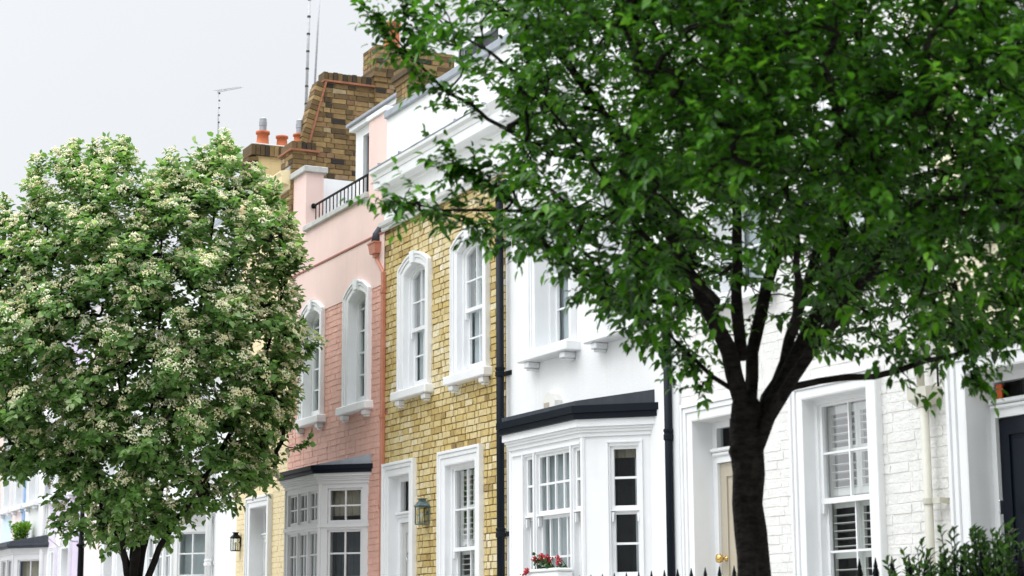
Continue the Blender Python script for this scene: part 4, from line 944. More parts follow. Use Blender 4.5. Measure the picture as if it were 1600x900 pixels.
# ================================================================== wall lanterns, dish, window box
def lantern(x, z, sc_, m, label, roof_m):
    t = thing('wall_lantern', (x, S, z), label, 'lantern')
    q = lambda v: v*sc_
    mb = MB(FX); c = -q(.13)
    mb.box(x-q(.09), x+q(.09), c-q(.09), c+q(.09), z-q(.17), z-q(.15)); mb.box(x-q(.10), x+q(.10), c-q(.10), c+q(.10), z+q(.13), z+q(.15))
    for sx in (-1, 1):
        for sy in (-1, 1): mb.box(x+sx*q(.088)-q(.008), x+sx*q(.088)+q(.008), c+sy*q(.088)-q(.008), c+sy*q(.088)+q(.008), z-q(.15), z+q(.13))
    mb.box(x-q(.03), x+q(.03), c+q(.09), 0, z+q(.02), z+q(.06)); mb.box(x-q(.05), x+q(.05), -q(.012), 0, z-q(.08), z+q(.14))
    mb.build('lantern_frame', m, t)
    r = MB(FX); r.add([(x-q(.115), c-q(.115), z+q(.151)), (x+q(.115), c-q(.115), z+q(.151)), (x+q(.115), c+q(.115), z+q(.151)), (x-q(.115), c+q(.115), z+q(.151)), (x-q(.055), c-q(.055), z+q(.22)), (x+q(.055), c-q(.055), z+q(.22)), (x+q(.055), c+q(.055), z+q(.22)), (x-q(.055), c+q(.055), z+q(.22))], [(0, 1, 5, 4), (1, 2, 6, 5), (2, 3, 7, 6), (3, 0, 4, 7), (3, 2, 1, 0)])
    r.box(x-q(.05), x+q(.05), c-q(.05), c+q(.05), z+q(.221), z+q(.265)); r.box(x-q(.065), x+q(.065), c-q(.065), c+q(.065), z+q(.266), z+q(.28)); r.build('lantern_roof', roof_m, t)
    g = MB(FX)
    for sx in (-1, 1): g.quad((x+sx*q(.086), c-q(.08), z-q(.15)), (x+sx*q(.086), c+q(.08), z-q(.15)), (x+sx*q(.086), c+q(.08), z+q(.13)), (x+sx*q(.086), c-q(.08), z+q(.13)))
    g.quad((x-q(.08), c-q(.086), z-q(.15)), (x+q(.08), c-q(.086), z-q(.15)), (x+q(.08), c-q(.086), z+q(.13)), (x-q(.08), c-q(.086), z+q(.13))); g.build('lantern_glass', M['lamp_glass'], t)
    b = MB(FX); b.lathe((x, c, z-q(.15)), [(q(.02), 0), (q(.02), q(.10)), (q(.035), q(.13)), (q(.03), q(.18)), (q(.008), q(.2))], 10); b.build('bulb', M['bulb'], t, True)
    return t
lx, lz = P(658, 803, S-.10); lantern(lx, lz-.01, .68, M['verdigris'], 'verdigris copper wall lantern beside the door of the yellow brick house', M['verdigris'])
lx, lz = P(368, 850, S-.08); lantern(lx, lz, .62, M['black_metal'], 'small black wall lantern on the warm cream brick house', M['black_metal'])
# satellite dish on the lilac wall
sx, sz = P(122, 838)
ds = thing('satellite_dish', (sx, S, sz), 'pale round satellite dish on the lilac house wall', 'satellite dish')
mb = MB(FX); mb.lathe((sx, -.32, sz), [(.02, 0), (.12, .01), (.2, .035), (.25, .07), (.25, .075), (.2, .045), (.02, .015)], 20, 'w'); mb.build('dish', M['plastic_white'], ds, True)
mb = MB(FX); mb.tube([(sx, -.32, sz), (sx, -.1, sz-.1), (sx, 0, sz-.1)], .018, 8); mb.tube([(sx, -.36, sz-.22), (sx, -.58, sz-.05)], .01, 6); mb.build('arm', M['alu'], ds)

# ================================================================== leaves and twigs
def leaf_mesh(pos, dirs, nrm, length, width, tints, fold=.18, droop=.12):
    """many pointed leaves in one mesh builder; arrays of n"""
    n = len(pos); side = np.cross(dirs, nrm); side /= np.linalg.norm(side, axis=1)[:, None]+1e-9
    up = np.cross(side, dirs)
    L_ = length[:, None]; W = width[:, None]
    def pt(t, s, h): return pos+dirs*(L_*t)+side*(W*s)+up*(W*h)-np.array([0, 0, 1.0])*(L_*droop*t*t)
    V = np.stack([pt(0, 0, 0), pt(.28, -.42, fold), pt(.30, 0, 0), pt(.28, .42, fold), pt(.66, -.36, fold*.9), pt(.68, 0, 0), pt(.66, .36, fold*.9), pt(1, 0, -.05)], axis=1).reshape(-1, 3)
    base = np.array([[0, 1, 2, 2], [0, 2, 3, 3], [1, 4, 5, 2], [2, 5, 6, 3], [4, 7, 5, 5], [5, 7, 6, 6]])
    return V, n, tints
def build_leaves(name, m, V, n, tints, parent, origin):
    me = bpy.data.meshes.new(name)
    tri = np.array([0, 1, 2, 0, 2, 3, 4, 7, 5, 5, 7, 6]); qd = np.array([1, 4, 5, 2, 2, 5, 6, 3])
    off = (np.arange(n)*8)[:, None]
    loops = np.concatenate([(tri[None, :]+off), (qd[None, :]+off)], axis=1).ravel()
    tot = np.tile(np.array([3, 3, 3, 3, 4, 4]), n); start = np.concatenate([[0], np.cumsum(tot)[:-1]])
    me.vertices.add(n*8); me.vertices.foreach_set('co', (V-np.array(origin)).ravel())
    me.loops.add(len(loops)); me.loops.foreach_set('vertex_index', loops)
    me.polygons.add(len(tot)); me.polygons.foreach_set('loop_start', start); me.polygons.foreach_set('loop_total', tot)
    me.polygons.foreach_set('use_smooth', np.ones(len(tot), dtype=bool))
    a = me.attributes.new('tint', 'FLOAT', 'FACE'); a.data.foreach_set('value', np.repeat(tints, 6).astype(np.float32))
    me.materials.append(m); me.update(calc_edges=True); me.validate()
    o = bpy.data.objects.new(name, me); col.objects.link(o)
    if parent: o.parent = parent
    WL[o] = Vector(origin); return o
def in_poly(pts, poly):
    x, y = pts[:, 0], pts[:, 1]; c = np.zeros(len(pts), bool); n = len(poly)
    for i in range(n):
        x0, y0 = poly[i]; x1, y1 = poly[(i+1) % n]
        t = ((y0 > y) != (y1 > y)); xx = x0+(y-y0)/(y1-y0+1e-12)*(x1-x0); c ^= t & (x < xx)
    return c
def poly_dist(pts, poly):
    d = np.full(len(pts), 1e9); n = len(poly)
    for i in range(n):
        a = np.array(poly[i], float); b = np.array(poly[(i+1) % n], float); ab = b-a
        t = np.clip(((pts-a)@ab)/(ab@ab), 0, 1); d = np.minimum(d, np.linalg.norm(pts-(a+t[:, None]*ab), axis=1))
    return d
def to_world(px, py, dep):
    Fn, Rn, Un = np.array(Fv), np.array(Rv), np.array(Uv)
    return np.array([0, 0, EYE])+(Fn+Rn*((px-800)/FPX)[:, None]+Un*((450-py)/FPX)[:, None])*dep[:, None]
def skeleton(limbs, tips):
    """joins every twig tip to its nearest neighbour nearer the limbs (a spanning tree) and returns edges with radii"""
    nodes = []; par = []; rad = []
    for pts, r0, r1, parent_idx in limbs:
        last = parent_idx
        for i, p in enumerate(pts):
            nodes.append(np.array(p)); par.append(last); rad.append(r0+(r1-r0)*i/max(1, len(pts)-1)); last = len(nodes)-1
    nl = len(nodes); base = np.array(nodes)
    n = len(tips); dist = np.full(n, 1e9); near = np.zeros(n, int)
    for i in range(nl):
        if rad[i] > .09: continue
        d = np.linalg.norm(tips-base[i], axis=1); m_ = d < dist; dist[m_] = d[m_]; near[m_] = i
    allp = list(nodes); idx = np.full(n, -1)
    done = np.zeros(n, bool)
    for _ in range(n):
        k = int(np.argmin(np.where(done, 1e9, dist))); done[k] = True
        allp.append(tips[k]); par.append(int(near[k])); idx[k] = len(allp)-1
        d = np.linalg.norm(tips-tips[k], axis=1)*1.08; m_ = (d < dist) & ~done; dist[m_] = d[m_]; near[m_] = idx[k]
    cnt = np.zeros(len(allp))
    for i in range(len(allp)-1, nl-1, -1):
        cnt[i] += 1
        if par[i] >= nl: cnt[par[i]] += cnt[i]
    return np.array(allp), par, cnt, nl, idx

# ------------------------------------------------------------------ the dark green tree on the right
nr_ = np.random.RandomState(5)
DT = 9.7
def lp(pts): return [AT(x, y, DT+d) for x, y, d in pts]
# limbs traced as real branches: (points px,py,depth offset), start radius, end radius
limb_px = [
 ([(1186, 1090, 0), (1182, 1000, 0), (1179, 900, 0), (1172, 820, 0), (1168, 760, 0), (1166, 700, 0), (1165, 655, 0)], .076, .070),
 ([(1166, 700, 0), (1160, 640, 0), (1148, 570, -.05), (1112, 490, -.12), (1066, 405, -.2), (1035, 345, -.25), (1008, 300, -.3), (975, 235, -.35), (940, 170, -.4), (900, 110, -.45), (850, 60, -.5), (790, 20, -.5), (730, -20, -.5)], .062, .014),
 ([(1167, 700, 0), (1170, 640, .06), (1176, 560, .2), (1190, 480, .3), (1210, 410, .35), (1222, 350, .4), (1250, 325, .4), (1320, 305, .35), (1420, 285, .3), (1520, 252, .2), (1620, 228, .1), (1720, 190, 0)], .050, .018),
 ([(1170, 735, 0), (1180, 690, 0), (1196, 645, 0), (1228, 590, .1), (1262, 520, .2), (1295, 440, .3), (1318, 360, .35), (1326, 280, .4), (1330, 190, .4), (1340, 90, .4), (1350, -20, .4), (1340, -160, .4)], .058, .02),
 ([(1168, 720, 0), (1186, 660, .08), (1222, 570, .35), (1245, 490, .5), (1272, 420, .6), (1290, 340, .7), (1270, 240, .8), (1260, 120, .9), (1255, 0, 1), (1240, -150, 1)], .042, .016),
 ([(1172, 725, 0), (1200, 660, -.05), (1228, 600, -.15), (1290, 520, -.25), (1345, 440, -.3), (1400, 360, -.35), (1480, 280, -.4), (1560, 180, -.5), (1640, 60, -.6)], .046, .015),
 ([(1205, 625, .0), (1215, 605, .0), (1250, 590, -.05), (1330, 594, -.1), (1400, 587, -.1), (1450, 560, -.05), (1500, 548, 0), (1560, 540, .05), (1640, 520, .1)], .026, .011),
 ([(1150, 612, -.02), (1125, 612, -.05), (1105, 602, -.08), (1088, 575, -.1), (1070, 545, -.1), (1040, 515, -.1)], .019, .008),
 ([(1100, 470, -.1), (1050, 480, -.2), (990, 465, -.3), (930, 440, -.3), (870, 395, -.3), (810, 365, -.3), (750, 345, -.35)], .022, .006),
 ([(1040, 350, -.25), (960, 340, -.4), (880, 335, -.5), (800, 330, -.5), (710, 325, -.5), (650, 322, -.5), (600, 316, -.5)], .02, .004),
 ([(985, 250, -.35), (910, 255, -.3), (850, 235, -.2), (793, 205, -.1), (745, 175, 0), (690, 130, 0), (640, 95, .05), (610, 50, .1), (596, 25, .1)], .022, .004),
 ([(1160, 560, -.05), (1150, 480, .1), (1155, 380, .2), (1150, 280, .2), (1130, 180, .2), (1128, 60, .2), (1110, -60, .2), (1090, -200, .2)], .040, .014),
 ([(1128, 180, .2), (1060, 110, .3), (1010, 30, .4), (980, -60, .4)], .02, .008),
 ([(940, 170, -.4), (880, 180, -.5), (830, 130, -.5), (780, 90, -.5), (720, 60, -.4), (670, 20, -.3)], .018, .005),
 ([(1120, 470, -.3), (1060, 420, -.7), (1010, 370, -1.0), (960, 300, -1.2), (900, 220, -1.3), (850, 160, -1.4)], .026, .007),
 ([(1240, 520, -.3), (1250, 430, -.7), (1240, 330, -1.0), (1200, 230, -1.2), (1180, 120, -1.3), (1150, 20, -1.3)], .028, .008),
 ([(1345, 440, -.4), (1400, 420, -.8), (1450, 370, -1.0), (1500, 350, -1.1), (1580, 330, -1.2)], .022, .007),
]
limbs = [(np.array([list(p) for p in lp(pts)]), r0, r1) for pts, r0, r1 in limb_px]
limbs = [limbs[0]]+[(p, r0*.78, r1*.8) for p, r0, r1 in limbs[1:]]
tree_r = thing('street_tree', tuple(AT(1186, 1090, DT)), 'dark green leafy tree with a thick dark trunk in front of the white houses', 'tree')
# resample limbs finely so that twigs join anywhere
def resample(p, r0, r1, step=.12):
    d = np.concatenate([[0], np.cumsum(np.linalg.norm(np.diff(p, axis=0), axis=1))]); n = max(3, int(d[-1]/step))
    t = np.linspace(0, d[-1], n); q = np.stack([np.interp(t, d, p[:, k]) for k in range(3)], axis=1)
    for _ in range(2): q[1:-1] = (q[:-2]+2*q[1:-1]+q[2:])/4
    return q
RL = [(resample(p, r0, r1), r0, r1) for p, r0, r1 in limbs]
tb = MB()
for i, (p, r0, r1) in enumerate(RL):
    rr = np.linspace(r0, r1, len(p))
    if i == 0:
        rr = np.array([r0*(1.25-.25*min(1, k/8)) for k in range(len(p))]); rr[-4:] *= np.array([1.03, 1.10, 1.14, 1.05])
    q = p+nr_.normal(0, .006, p.shape)*(np.linspace(0, 1, len(p))[:, None] > .05)
    tb.tube([tuple(x) for x in q], list(rr*(1+nr_.normal(0, .035, len(p)))), 14 if i == 0 else 9, lump=.10)
tb.lathe(tuple(AT(1166, 655, DT)-Vector((0, 0, .12))), [(.04, 0), (.072, .05), (.08, .12), (.072, .2), (.04, .26)], 14)
tb.lathe(tuple(AT(1150, 706, DT-.03)), [(.01, -.05), (.03, -.03), (.04, 0), (.03, .03), (.01, .05)], 10)
poly = [(622, 18), (650, -60), (760, -200), (1000, -380), (1400, -460), (1750, -330), (1950, -50), (1930, 300), (1800, 480), (1620, 520), (1540, 545), (1480, 545), (1400, 560), (1330, 545), (1250, 545), (1180, 510), (1130, 550), (1085, 570), (1050, 550), (1000, 515), (960, 490), (905, 440), (855, 400), (800, 372), (760, 355), (800, 318), (798, 292), (770, 262), (802, 236), (822, 205), (808, 165), (745, 112), (690, 88), (645, 66)]
def sample_crown(poly, n, dens, rs, R, Tmax):
    out = []
    P_ = np.array(poly); lo, hi = P_.min(0), P_.max(0)
    while sum(len(o) for o in out) < n:
        c = rs.uniform(lo, hi, (n*2, 2)); c = c[in_poly(c, poly)]; c = c[rs.uniform(0, 1, len(c)) < dens(c)]; out.append(c)
    c = np.concatenate(out)[:n]; d = poly_dist(c, poly); k = np.clip(d/R, 0, 1)
    T = Tmax*np.sqrt(1-(1-k)**2)
    return c, T
def dens_r(c):
    x, y = c[:, 0], c[:, 1]; d = np.ones(len(c))*.80
    d[(y > 390) & (x > 1080)] = .5; d[(y > 500) & (x > 1080)] = .40; d[(y > 330) & (x > 1270)] = .85
    d[(y > 470) & (x > 1140) & (x < 1240)] = .14
    d[(y < 330) & (x > 1000)] = 1.25; d[(y < 0)] = 1.0
    d[(x > 1640)] = .8
    d[(y > 290) & (y < 340) & (x > 1060) & (x < 1110)] = .2
    d[(x < 800)] = .55; d[(x < 700)] = .4
    d[(x > 1380) & (y < 300) & (y > 0)] = .95
    # clumpiness: gaps between leaf masses
    g = np.sin(x*.021+1.3*np.sin(y*.017))*np.sin(y*.026+1.1*np.sin(x*.013+2)); d *= np.clip(.72+.5*g, .18, 1.1)
    return d*.8
NT = 7300
c, T = sample_crown(poly, NT, dens_r, nr_, 330, 2.1)
off = T*np.sign(nr_.uniform(-1, 1, NT))*nr_.uniform(0, 1, NT)**.7-.15
low_ = (c[:, 1] > 330) & (c[:, 0] > 1040) & (c[:, 0] < 1420)
off = np.where(low_ & (nr_.uniform(0, 1, NT) < .55), np.abs(off)+.1, off)   # the open fork: foliage mostly on the far side of the limbs
tips = to_world(c[:, 0], c[:, 1], DT+off)
# leafy sprays that run out past the crown: along limbs' outer ends
sp_extra = []
for pts, r0, r1 in RL[1:]:
    nn = len(pts)
    for k in range(int(nn*.45), nn):
        for _ in range(1): sp_extra.append(pts[k]+nr_.normal(0, .05, 3))
spray = [[(592, 318), (640, 322), (690, 335), (740, 352), (770, 372)], [(594, 22), (605, 60), (640, 100), (690, 140), (750, 180)], [(640, -20), (625, 20), (640, 60), (680, 90)], [(700, 258), (740, 270), (800, 300)], [(1520, 560), (1526, 590), (1522, 615)], [(1085, 600), (1070, 560), (1040, 525)], [(700, 258), (730, 268), (770, 285)]]
for s_ in spray:
    s_ = np.array(s_, float)
    for k in range(len(s_)-1):
        for t in np.linspace(0, 1, 6, endpoint=False):
            q = s_[k]*(1-t)+s_[k+1]*t+nr_.normal(0, 6, 2); sp_extra.append(to_world(q[:1], q[1:2], np.array([DT-.45 if q[0] < 800 and q[1] > 200 else DT]))[0])
tips = np.concatenate([tips, np.array(sp_extra)])
allp, par, cnt, nl, idx = skeleton([(p, r0, r1, -1) for p, r0, r1 in RL], tips)
tw = MB()
for i in range(nl, len(allp)):
    a, b = allp[par[i]], allp[i]; L0 = np.linalg.norm(b-a)
    if L0 < .004: continue
    r1 = min(.012, .0022*cnt[i]**.42); r0 = min(.014, .0022*(cnt[i]+1)**.42+.0006)
    m_ = (a+b)/2+nr_.normal(0, .10*L0, 3)
    tw.tube([tuple(a), tuple(m_), tuple(b)], [r0, (r0+r1)/2, r1], 4, cap=False)
trunk = tb.build('trunk', M['bark'], tree_r, True); tw.build('twigs', M['bark'], tree_r)
ctr = np.array(AT(1200, 330, DT))
def make_leaves(tips, par_pts, per, rs, ln, wd, centre, droop, upbias=.25, face=.35, spread=.75, tl=.22, hang=.18):
    P_, D_, N_, T_ = [], [], [], []
    for i in range(len(tips)):
        d = tips[i]-par_pts[i]; d = d/(np.linalg.norm(d)+1e-6); o = tips[i]-centre; o = o/(np.linalg.norm(o)+1e-6)
        d = d*.6+o*.6+rs.normal(0, .35, 3)+np.array([0, 0, upbias]); d /= np.linalg.norm(d)
        k = rs.randint(per[0], per[1]+1); s = np.cross(d, [0, 0, 1]); s /= np.linalg.norm(s)+1e-6
        sh = rs.uniform(-.2, .2)
        for j in range(k):
            t = (j+.3)/k; sg = 1 if j % 2 else -1
            a = d*(.45+.4*(j == k-1))+s*sg*spread*(1 if j < k-1 else .1)+rs.normal(0, .28, 3)+np.array([0, 0, -hang]); a /= np.linalg.norm(a)
            nn = np.array([0, 0, 1.0])+o*face+rs.normal(0, .38, 3)
            P_.append(tips[i]+d*(t-.35)*tl+rs.normal(0, .008, 3)); D_.append(a); N_.append(nn); T_.append(np.clip(rs.normal(.42, .2)+sh+(.12 if j == k-1 else 0), 0, 1))
    P_, D_, N_, T_ = map(np.array, (P_, D_, N_, T_)); n = len(P_)
    l = rs.normal(ln, ln*.18, n).clip(ln*.5, ln*1.5); w = l*rs.normal(wd, .06, n).clip(wd*.7, wd*1.3)
    return leaf_mesh(P_, D_, N_, l, w, T_, droop=droop)
pp = np.array([allp[par[idx[k]]] for k in range(len(tips))])
V, n, T_ = make_leaves(tips, pp, (11, 16), nr_, .050, .64, ctr, .26, face=.12, hang=.16)
print('right tree leaves', n)
build_leaves('crown', M['leaf_cherry'], V, n, T_, tree_r, tuple(WL[tree_r]))

# ------------------------------------------------------------------ the flowering tree on the left
nr2 = np.random.RandomState(11)
xt, yt = -25.3, 6.4                       # stands in the pavement
tb0 = Vector((0, 0, 0))
def depth_at(px, Y):
    r = ray(px, 700); t = Y/r.y; return t
DL = depth_at(208, 6.3)
limb_l = [
 ([(206, 1060, 0), (207, 980, 0), (208, 915, 0)], .125, .115),
 ([(205, 915, 0), (196, 870, .1), (184, 835, .2), (165, 770, .3), (120, 680, .4), (70, 590, .5), (40, 480, .5), (20, 400, .5)], .062, .015),
 ([(210, 915, 0), (212, 870, -.1), (215, 820, -.2), (205, 720, -.3), (190, 600, -.3), (170, 480, -.3), (150, 360, -.2), (140, 260, -.1)], .07, .015),
 ([(214, 915, .1), (222, 870, .2), (228, 840, .3), (260, 740, .3), (290, 620, .3), (310, 500, .3), (330, 380, .3), (345, 260, .2)], .062, .015),
 ([(222, 925, 0), (240, 880, -.05), (256, 840, -.15), (300, 780, -.4), (360, 680, -.5), (410, 580, -.5), (440, 480, -.4), (440, 400, -.3)], .055, .013),
 ([(203, 915, -.1), (190, 860, -.3), (196, 800, -.6), (230, 680, -.9), (250, 560, -1.0), (250, 420, -.9), (255, 320, -.7)], .045, .012),
 ([(210, 920, .1), (205, 850, .4), (220, 760, .7), (240, 640, 1.0), (240, 480, 1.0), (230, 340, .8)], .045, .012),
]
RL2 = [(resample(np.array([list(AT(x, y, DL+d)) for x, y, d in pts]), r0, r1, .2), r0, r1) for pts, r0, r1 in [(p_, a_*.8, b_*.85) for p_, a_, b_ in limb_l]]
tree_l = thing('flowering_tree', tuple(AT(206, 1060, DL)), 'round bushy tree covered in cream blossom clusters on the left', 'tree')
tb = MB()
for i, (p, r0, r1) in enumerate(RL2): tb.tube([tuple(x) for x in p+nr2.normal(0, .008, p.shape)], list(np.linspace(r0, r1, len(p))*(1+nr2.normal(0, .04, len(p)))), 10, lump=.1)
tb.build('trunk', M['bark_grey'], tree_l, True)
poly2 = [(-90, 420), (-40, 350), (0, 335), (38, 335), (42, 300), (55, 262), (85, 250), (120, 240), (130, 228), (160, 235), (190, 226), (205, 240), (212, 262), (240, 285), (255, 260), (275, 262), (290, 285), (305, 260), (325, 248), (345, 222), (362, 238), (375, 262), (400, 275), (425, 300), (432, 335), (448, 352), (458, 378), (468, 412), (448, 440), (462, 470), (456, 500), (478, 545), (464, 585), (452, 630), (442, 685), (448, 702), (425, 732), (415, 760), (380, 770), (345, 800), (310, 800), (280, 818), (262, 850), (240, 830), (215, 850), (170, 858), (130, 830), (100, 838), (85, 820), (110, 790), (75, 790), (105, 740), (75, 735), (30, 748), (0, 735), (-40, 740), (-90, 700), (-120, 560)]
def dens_l(c):
    x, y = c[:, 0], c[:, 1]; g = np.sin(x*.045+1.4*np.sin(y*.03))*np.sin(y*.05+1.2*np.sin(x*.028+1))
    return np.clip(.60+.55*g, .16, 1)*np.where(x < -30, .6, 1)*np.where((y > 740), .75, 1)
N2 = 5400
c, T = sample_crown(poly2, N2, dens_l, nr2, 210, 2.0)
gl_ = np.sin(c[:, 0]*.045+1.4*np.sin(c[:, 1]*.03))*np.sin(c[:, 1]*.05+1.2*np.sin(c[:, 0]*.028+1))
T = T*(.80+.32*gl_)
off = -T*np.abs(nr2.uniform(0, 1, N2))**.55*np.where(nr2.uniform(0, 1, N2) < .66, 1, -1)
tips2 = to_world(c[:, 0], c[:, 1], DL+off)
ex = []
for x0_, y0_, y1_ in ((118, 258, 236), (150, 255, 232), (190, 250, 238), (60, 285, 262), (345, 250, 226), (312, 262, 240), (262, 275, 250), (425, 318, 300), (462, 420, 408), (488, 545, 540), (468, 700, 696), (10, 345, 322)):
    for k in range(5): ex.append(to_world(np.array([x0_+nr2.normal(0, 4)]), np.array([y0_+(y1_-y0_)*k/4]), np.array([DL-.3]))[0])
for p, r0, r1 in RL2[1:]:
    for k in range(len(p)-3, len(p)): ex.append(p[k])
tips2 = np.concatenate([tips2, np.array(ex)])
allp, par, cnt, nl, idx = skeleton([(p, r0, r1, -1) for p, r0, r1 in RL2], tips2)
tw = MB()
for i in range(nl, len(allp)):
    a, b = allp[par[i]], allp[i]
    if np.linalg.norm(b-a) < .005: continue
    tw.tube([tuple(a), tuple((a+b)/2+nr2.normal(0, .02, 3)), tuple(b)], [min(.03, .004*(cnt[i]+1)**.45), min(.028, .004*cnt[i]**.45), min(.026, .0038*cnt[i]**.45)], 4, cap=False)
tw.build('twigs', M['bark_grey'], tree_l)
ctr2 = np.array(AT(230, 520, DL))
pp = np.array([allp[par[idx[k]]] for k in range(len(tips2))])
V, n, T_ = make_leaves(tips2, pp, (8, 12), nr2, .082, .84, ctr2, .08, upbias=.55, face=.6, spread=.8, tl=.26)
print('left tree leaves', n)
build_leaves('crown', M['leaf_beam'], V, n, T_, tree_l, tuple(WL[tree_l]))
# blossom clusters (flat-topped heads of many small flowers) on the outer twigs
oc = np.array([[0, 0, 1], [1, 0, 0], [0, 1, 0], [-1, 0, 0], [0, -1, 0], [0, 0, -1.0]]); of = [(0, 1, 2), (0, 2, 3), (0, 3, 4), (0, 4, 1), (5, 2, 1), (5, 3, 2), (5, 4, 3), (5, 1, 4)]
fb = MB(); outd = np.linalg.norm((tips2-ctr2)/np.array([2.6, 2.6, 2.9]), axis=1); cd_ = -off[:N2] if False else None
for k in range(len(tips2)):
    o = tips2[k]-ctr2; front_ = -(o@np.array(Fv)); 
    pr_ = .72 if outd[k] > .5 else .2
    if o[2] < -1.4: pr_ *= .55
    if nr2.uniform() > pr_: continue
    o = o/np.linalg.norm(o); up = o*.7+np.array([0, 0, .9])+nr2.normal(0, .2, 3); up /= np.linalg.norm(up)
    a = np.cross(up, [.3, .9, .1]); a /= np.linalg.norm(a); b = np.cross(up, a); R1 = nr2.uniform(.045, .095); tt = nr2.uniform(0, 1)
    ct_ = tips2[k]+up*nr2.uniform(.08, .16)
    for j in range(nr2.randint(24, 38)):
        th, rr = nr2.uniform(0, 6.283), R1*math.sqrt(nr2.uniform())
        q = ct_+a*rr*math.cos(th)+b*rr*math.sin(th)+up*(R1*.45*(1-(rr/R1)**2)+nr2.normal(0, .006)); s = nr2.uniform(.007, .0135)
        fb.add([tuple(q+x*s) for x in oc], of, float(np.clip(tt*.5+nr2.uniform(0, .5), 0, 1)))
fb.build('blossom', M['blossom'], tree_l)

# ================================================================== shrub, railings, window box, street lamp
def spike_mesh(h):
    mb = MB(); mb.box(-.011, .011, -.011, .011, 0, h-.16)
    mb.lathe((0, 0, h-.17), [(.009, 0), (.017, .008), (.017, .016), (.009, .022), (.014, .03), (.021, .045), (.023, .06), (.017, .07), (.021, .075), (.016, .10), (.011, .112), (.014, .116), (.007, .145), (.002, .17)], 8)
    return mb
def railing(xs, Y, ztop, label, zb=.35):
    t = thing('railing', ((xs[0]+xs[-1])/2, Y, .116), label, 'railing')
    pl = MB(); pl.box(xs[0]-.12, xs[-1]+.12, Y-.12, Y+.12, .117, zb, bev=.015); pl.build('plinth', M['stone'], t)
    r = MB(); r.box(xs[0]-.08, xs[-1]+.08, Y-.012, Y+.012, ztop-.24, ztop-.215); r.build('rail', M['black_metal'], t)
    mb = spike_mesh(ztop-zb); me = None
    for x in xs:
        if me is None:
            o = mb.build('spike', M['black_metal'], None); me = o.data
        else:
            o = bpy.data.objects.new('spike', me); col.objects.link(o)
        o.parent = t; o.location = Vector((x, Y, zb))-WL[t]
    return t
YR = 6.7
xs = np.linspace(P(1038, 890, YR)[0], P(1147, 888, YR)[0], 6); stp = xs[1]-xs[0]
zt_ = P(1103, 886, YR)[1]
railing([xs[0]+stp*k for k in range(-14, 8)], YR, zt_, 'black spiked railing in front of the beige front door')
xr = np.linspace(P(1342.7, 880, YR)[0], P(1393.5, 872, YR)[0], 3); stp2 = xr[1]-xr[0]
railing([xr[0]+stp2*k for k in range(0, 16)], YR, P(1366, 871, YR)[1], 'black spiked railing in front of the evergreen shrub')
# shrub
nr3 = np.random.RandomState(3)
def shrub(name, label, cat, centre, size, nst, m, ln, wd, per, parent_none=True, up=1.2, stem_m=None):
    t = thing(name, centre, label, cat); st_ = MB(); P_, D_, N_, T_ = [], [], [], []
    cx = np.array(centre)
    for k in range(nst):
        b = cx+np.array([nr3.uniform(-1, 1)*size[0]*.7, nr3.uniform(-1, 1)*size[1]*.7, 0]); e = b+np.array([nr3.normal(0, .09), nr3.normal(0, .09), size[2]*nr3.uniform(.72, 1.0)*(1-.25*abs(b[0]-cx[0])/size[0])])
        m_ = (b+e)/2+nr3.normal(0, .04, 3); st_.tube([tuple(b), tuple(m_), tuple(e)], [.007, .005, .002], 5)
        for j in range(per):
            tt = 1-(j/per)**1.4*.75; q = b*(1-tt)+e*tt+(m_-(b+e)/2)*4*tt*(1-tt)*.5
            an = j*2.4+nr3.uniform(0, .6); d = np.array([math.cos(an), math.sin(an), up*(tt**2)*.8+.1])+nr3.normal(0, .2, 3); d /= np.linalg.norm(d)
            P_.append(q); D_.append(d); N_.append(np.array([0, 0, 1])+nr3.normal(0, .25, 3)); T_.append(np.clip(nr3.normal(.35, .2)+.25*(tt > .9), 0, 1))
    P_, D_, N_, T_ = map(np.array, (P_, D_, N_, T_)); l = nr3.normal(ln, ln*.15, len(P_)); 
    V, n, T2 = leaf_mesh(P_, D_, N_, l, l*wd, T_, droop=.08)
    st_.build('stems', stem_m or M['bark_grey'], t); build_leaves('foliage', m, V, n, T2, t, tuple(WL[t])); return t
sx = P(1512, 880, 6.86)[0]; szt = P(1540, 838, 6.86)[1]
shrub('evergreen_shrub', 'glossy evergreen shrub behind the spiked railing by the navy door', 'shrub', (sx+.14, 6.86, .12), (1.0, .34, szt-.04), 480, M['leaf_shrub'], .050, .46, 34)
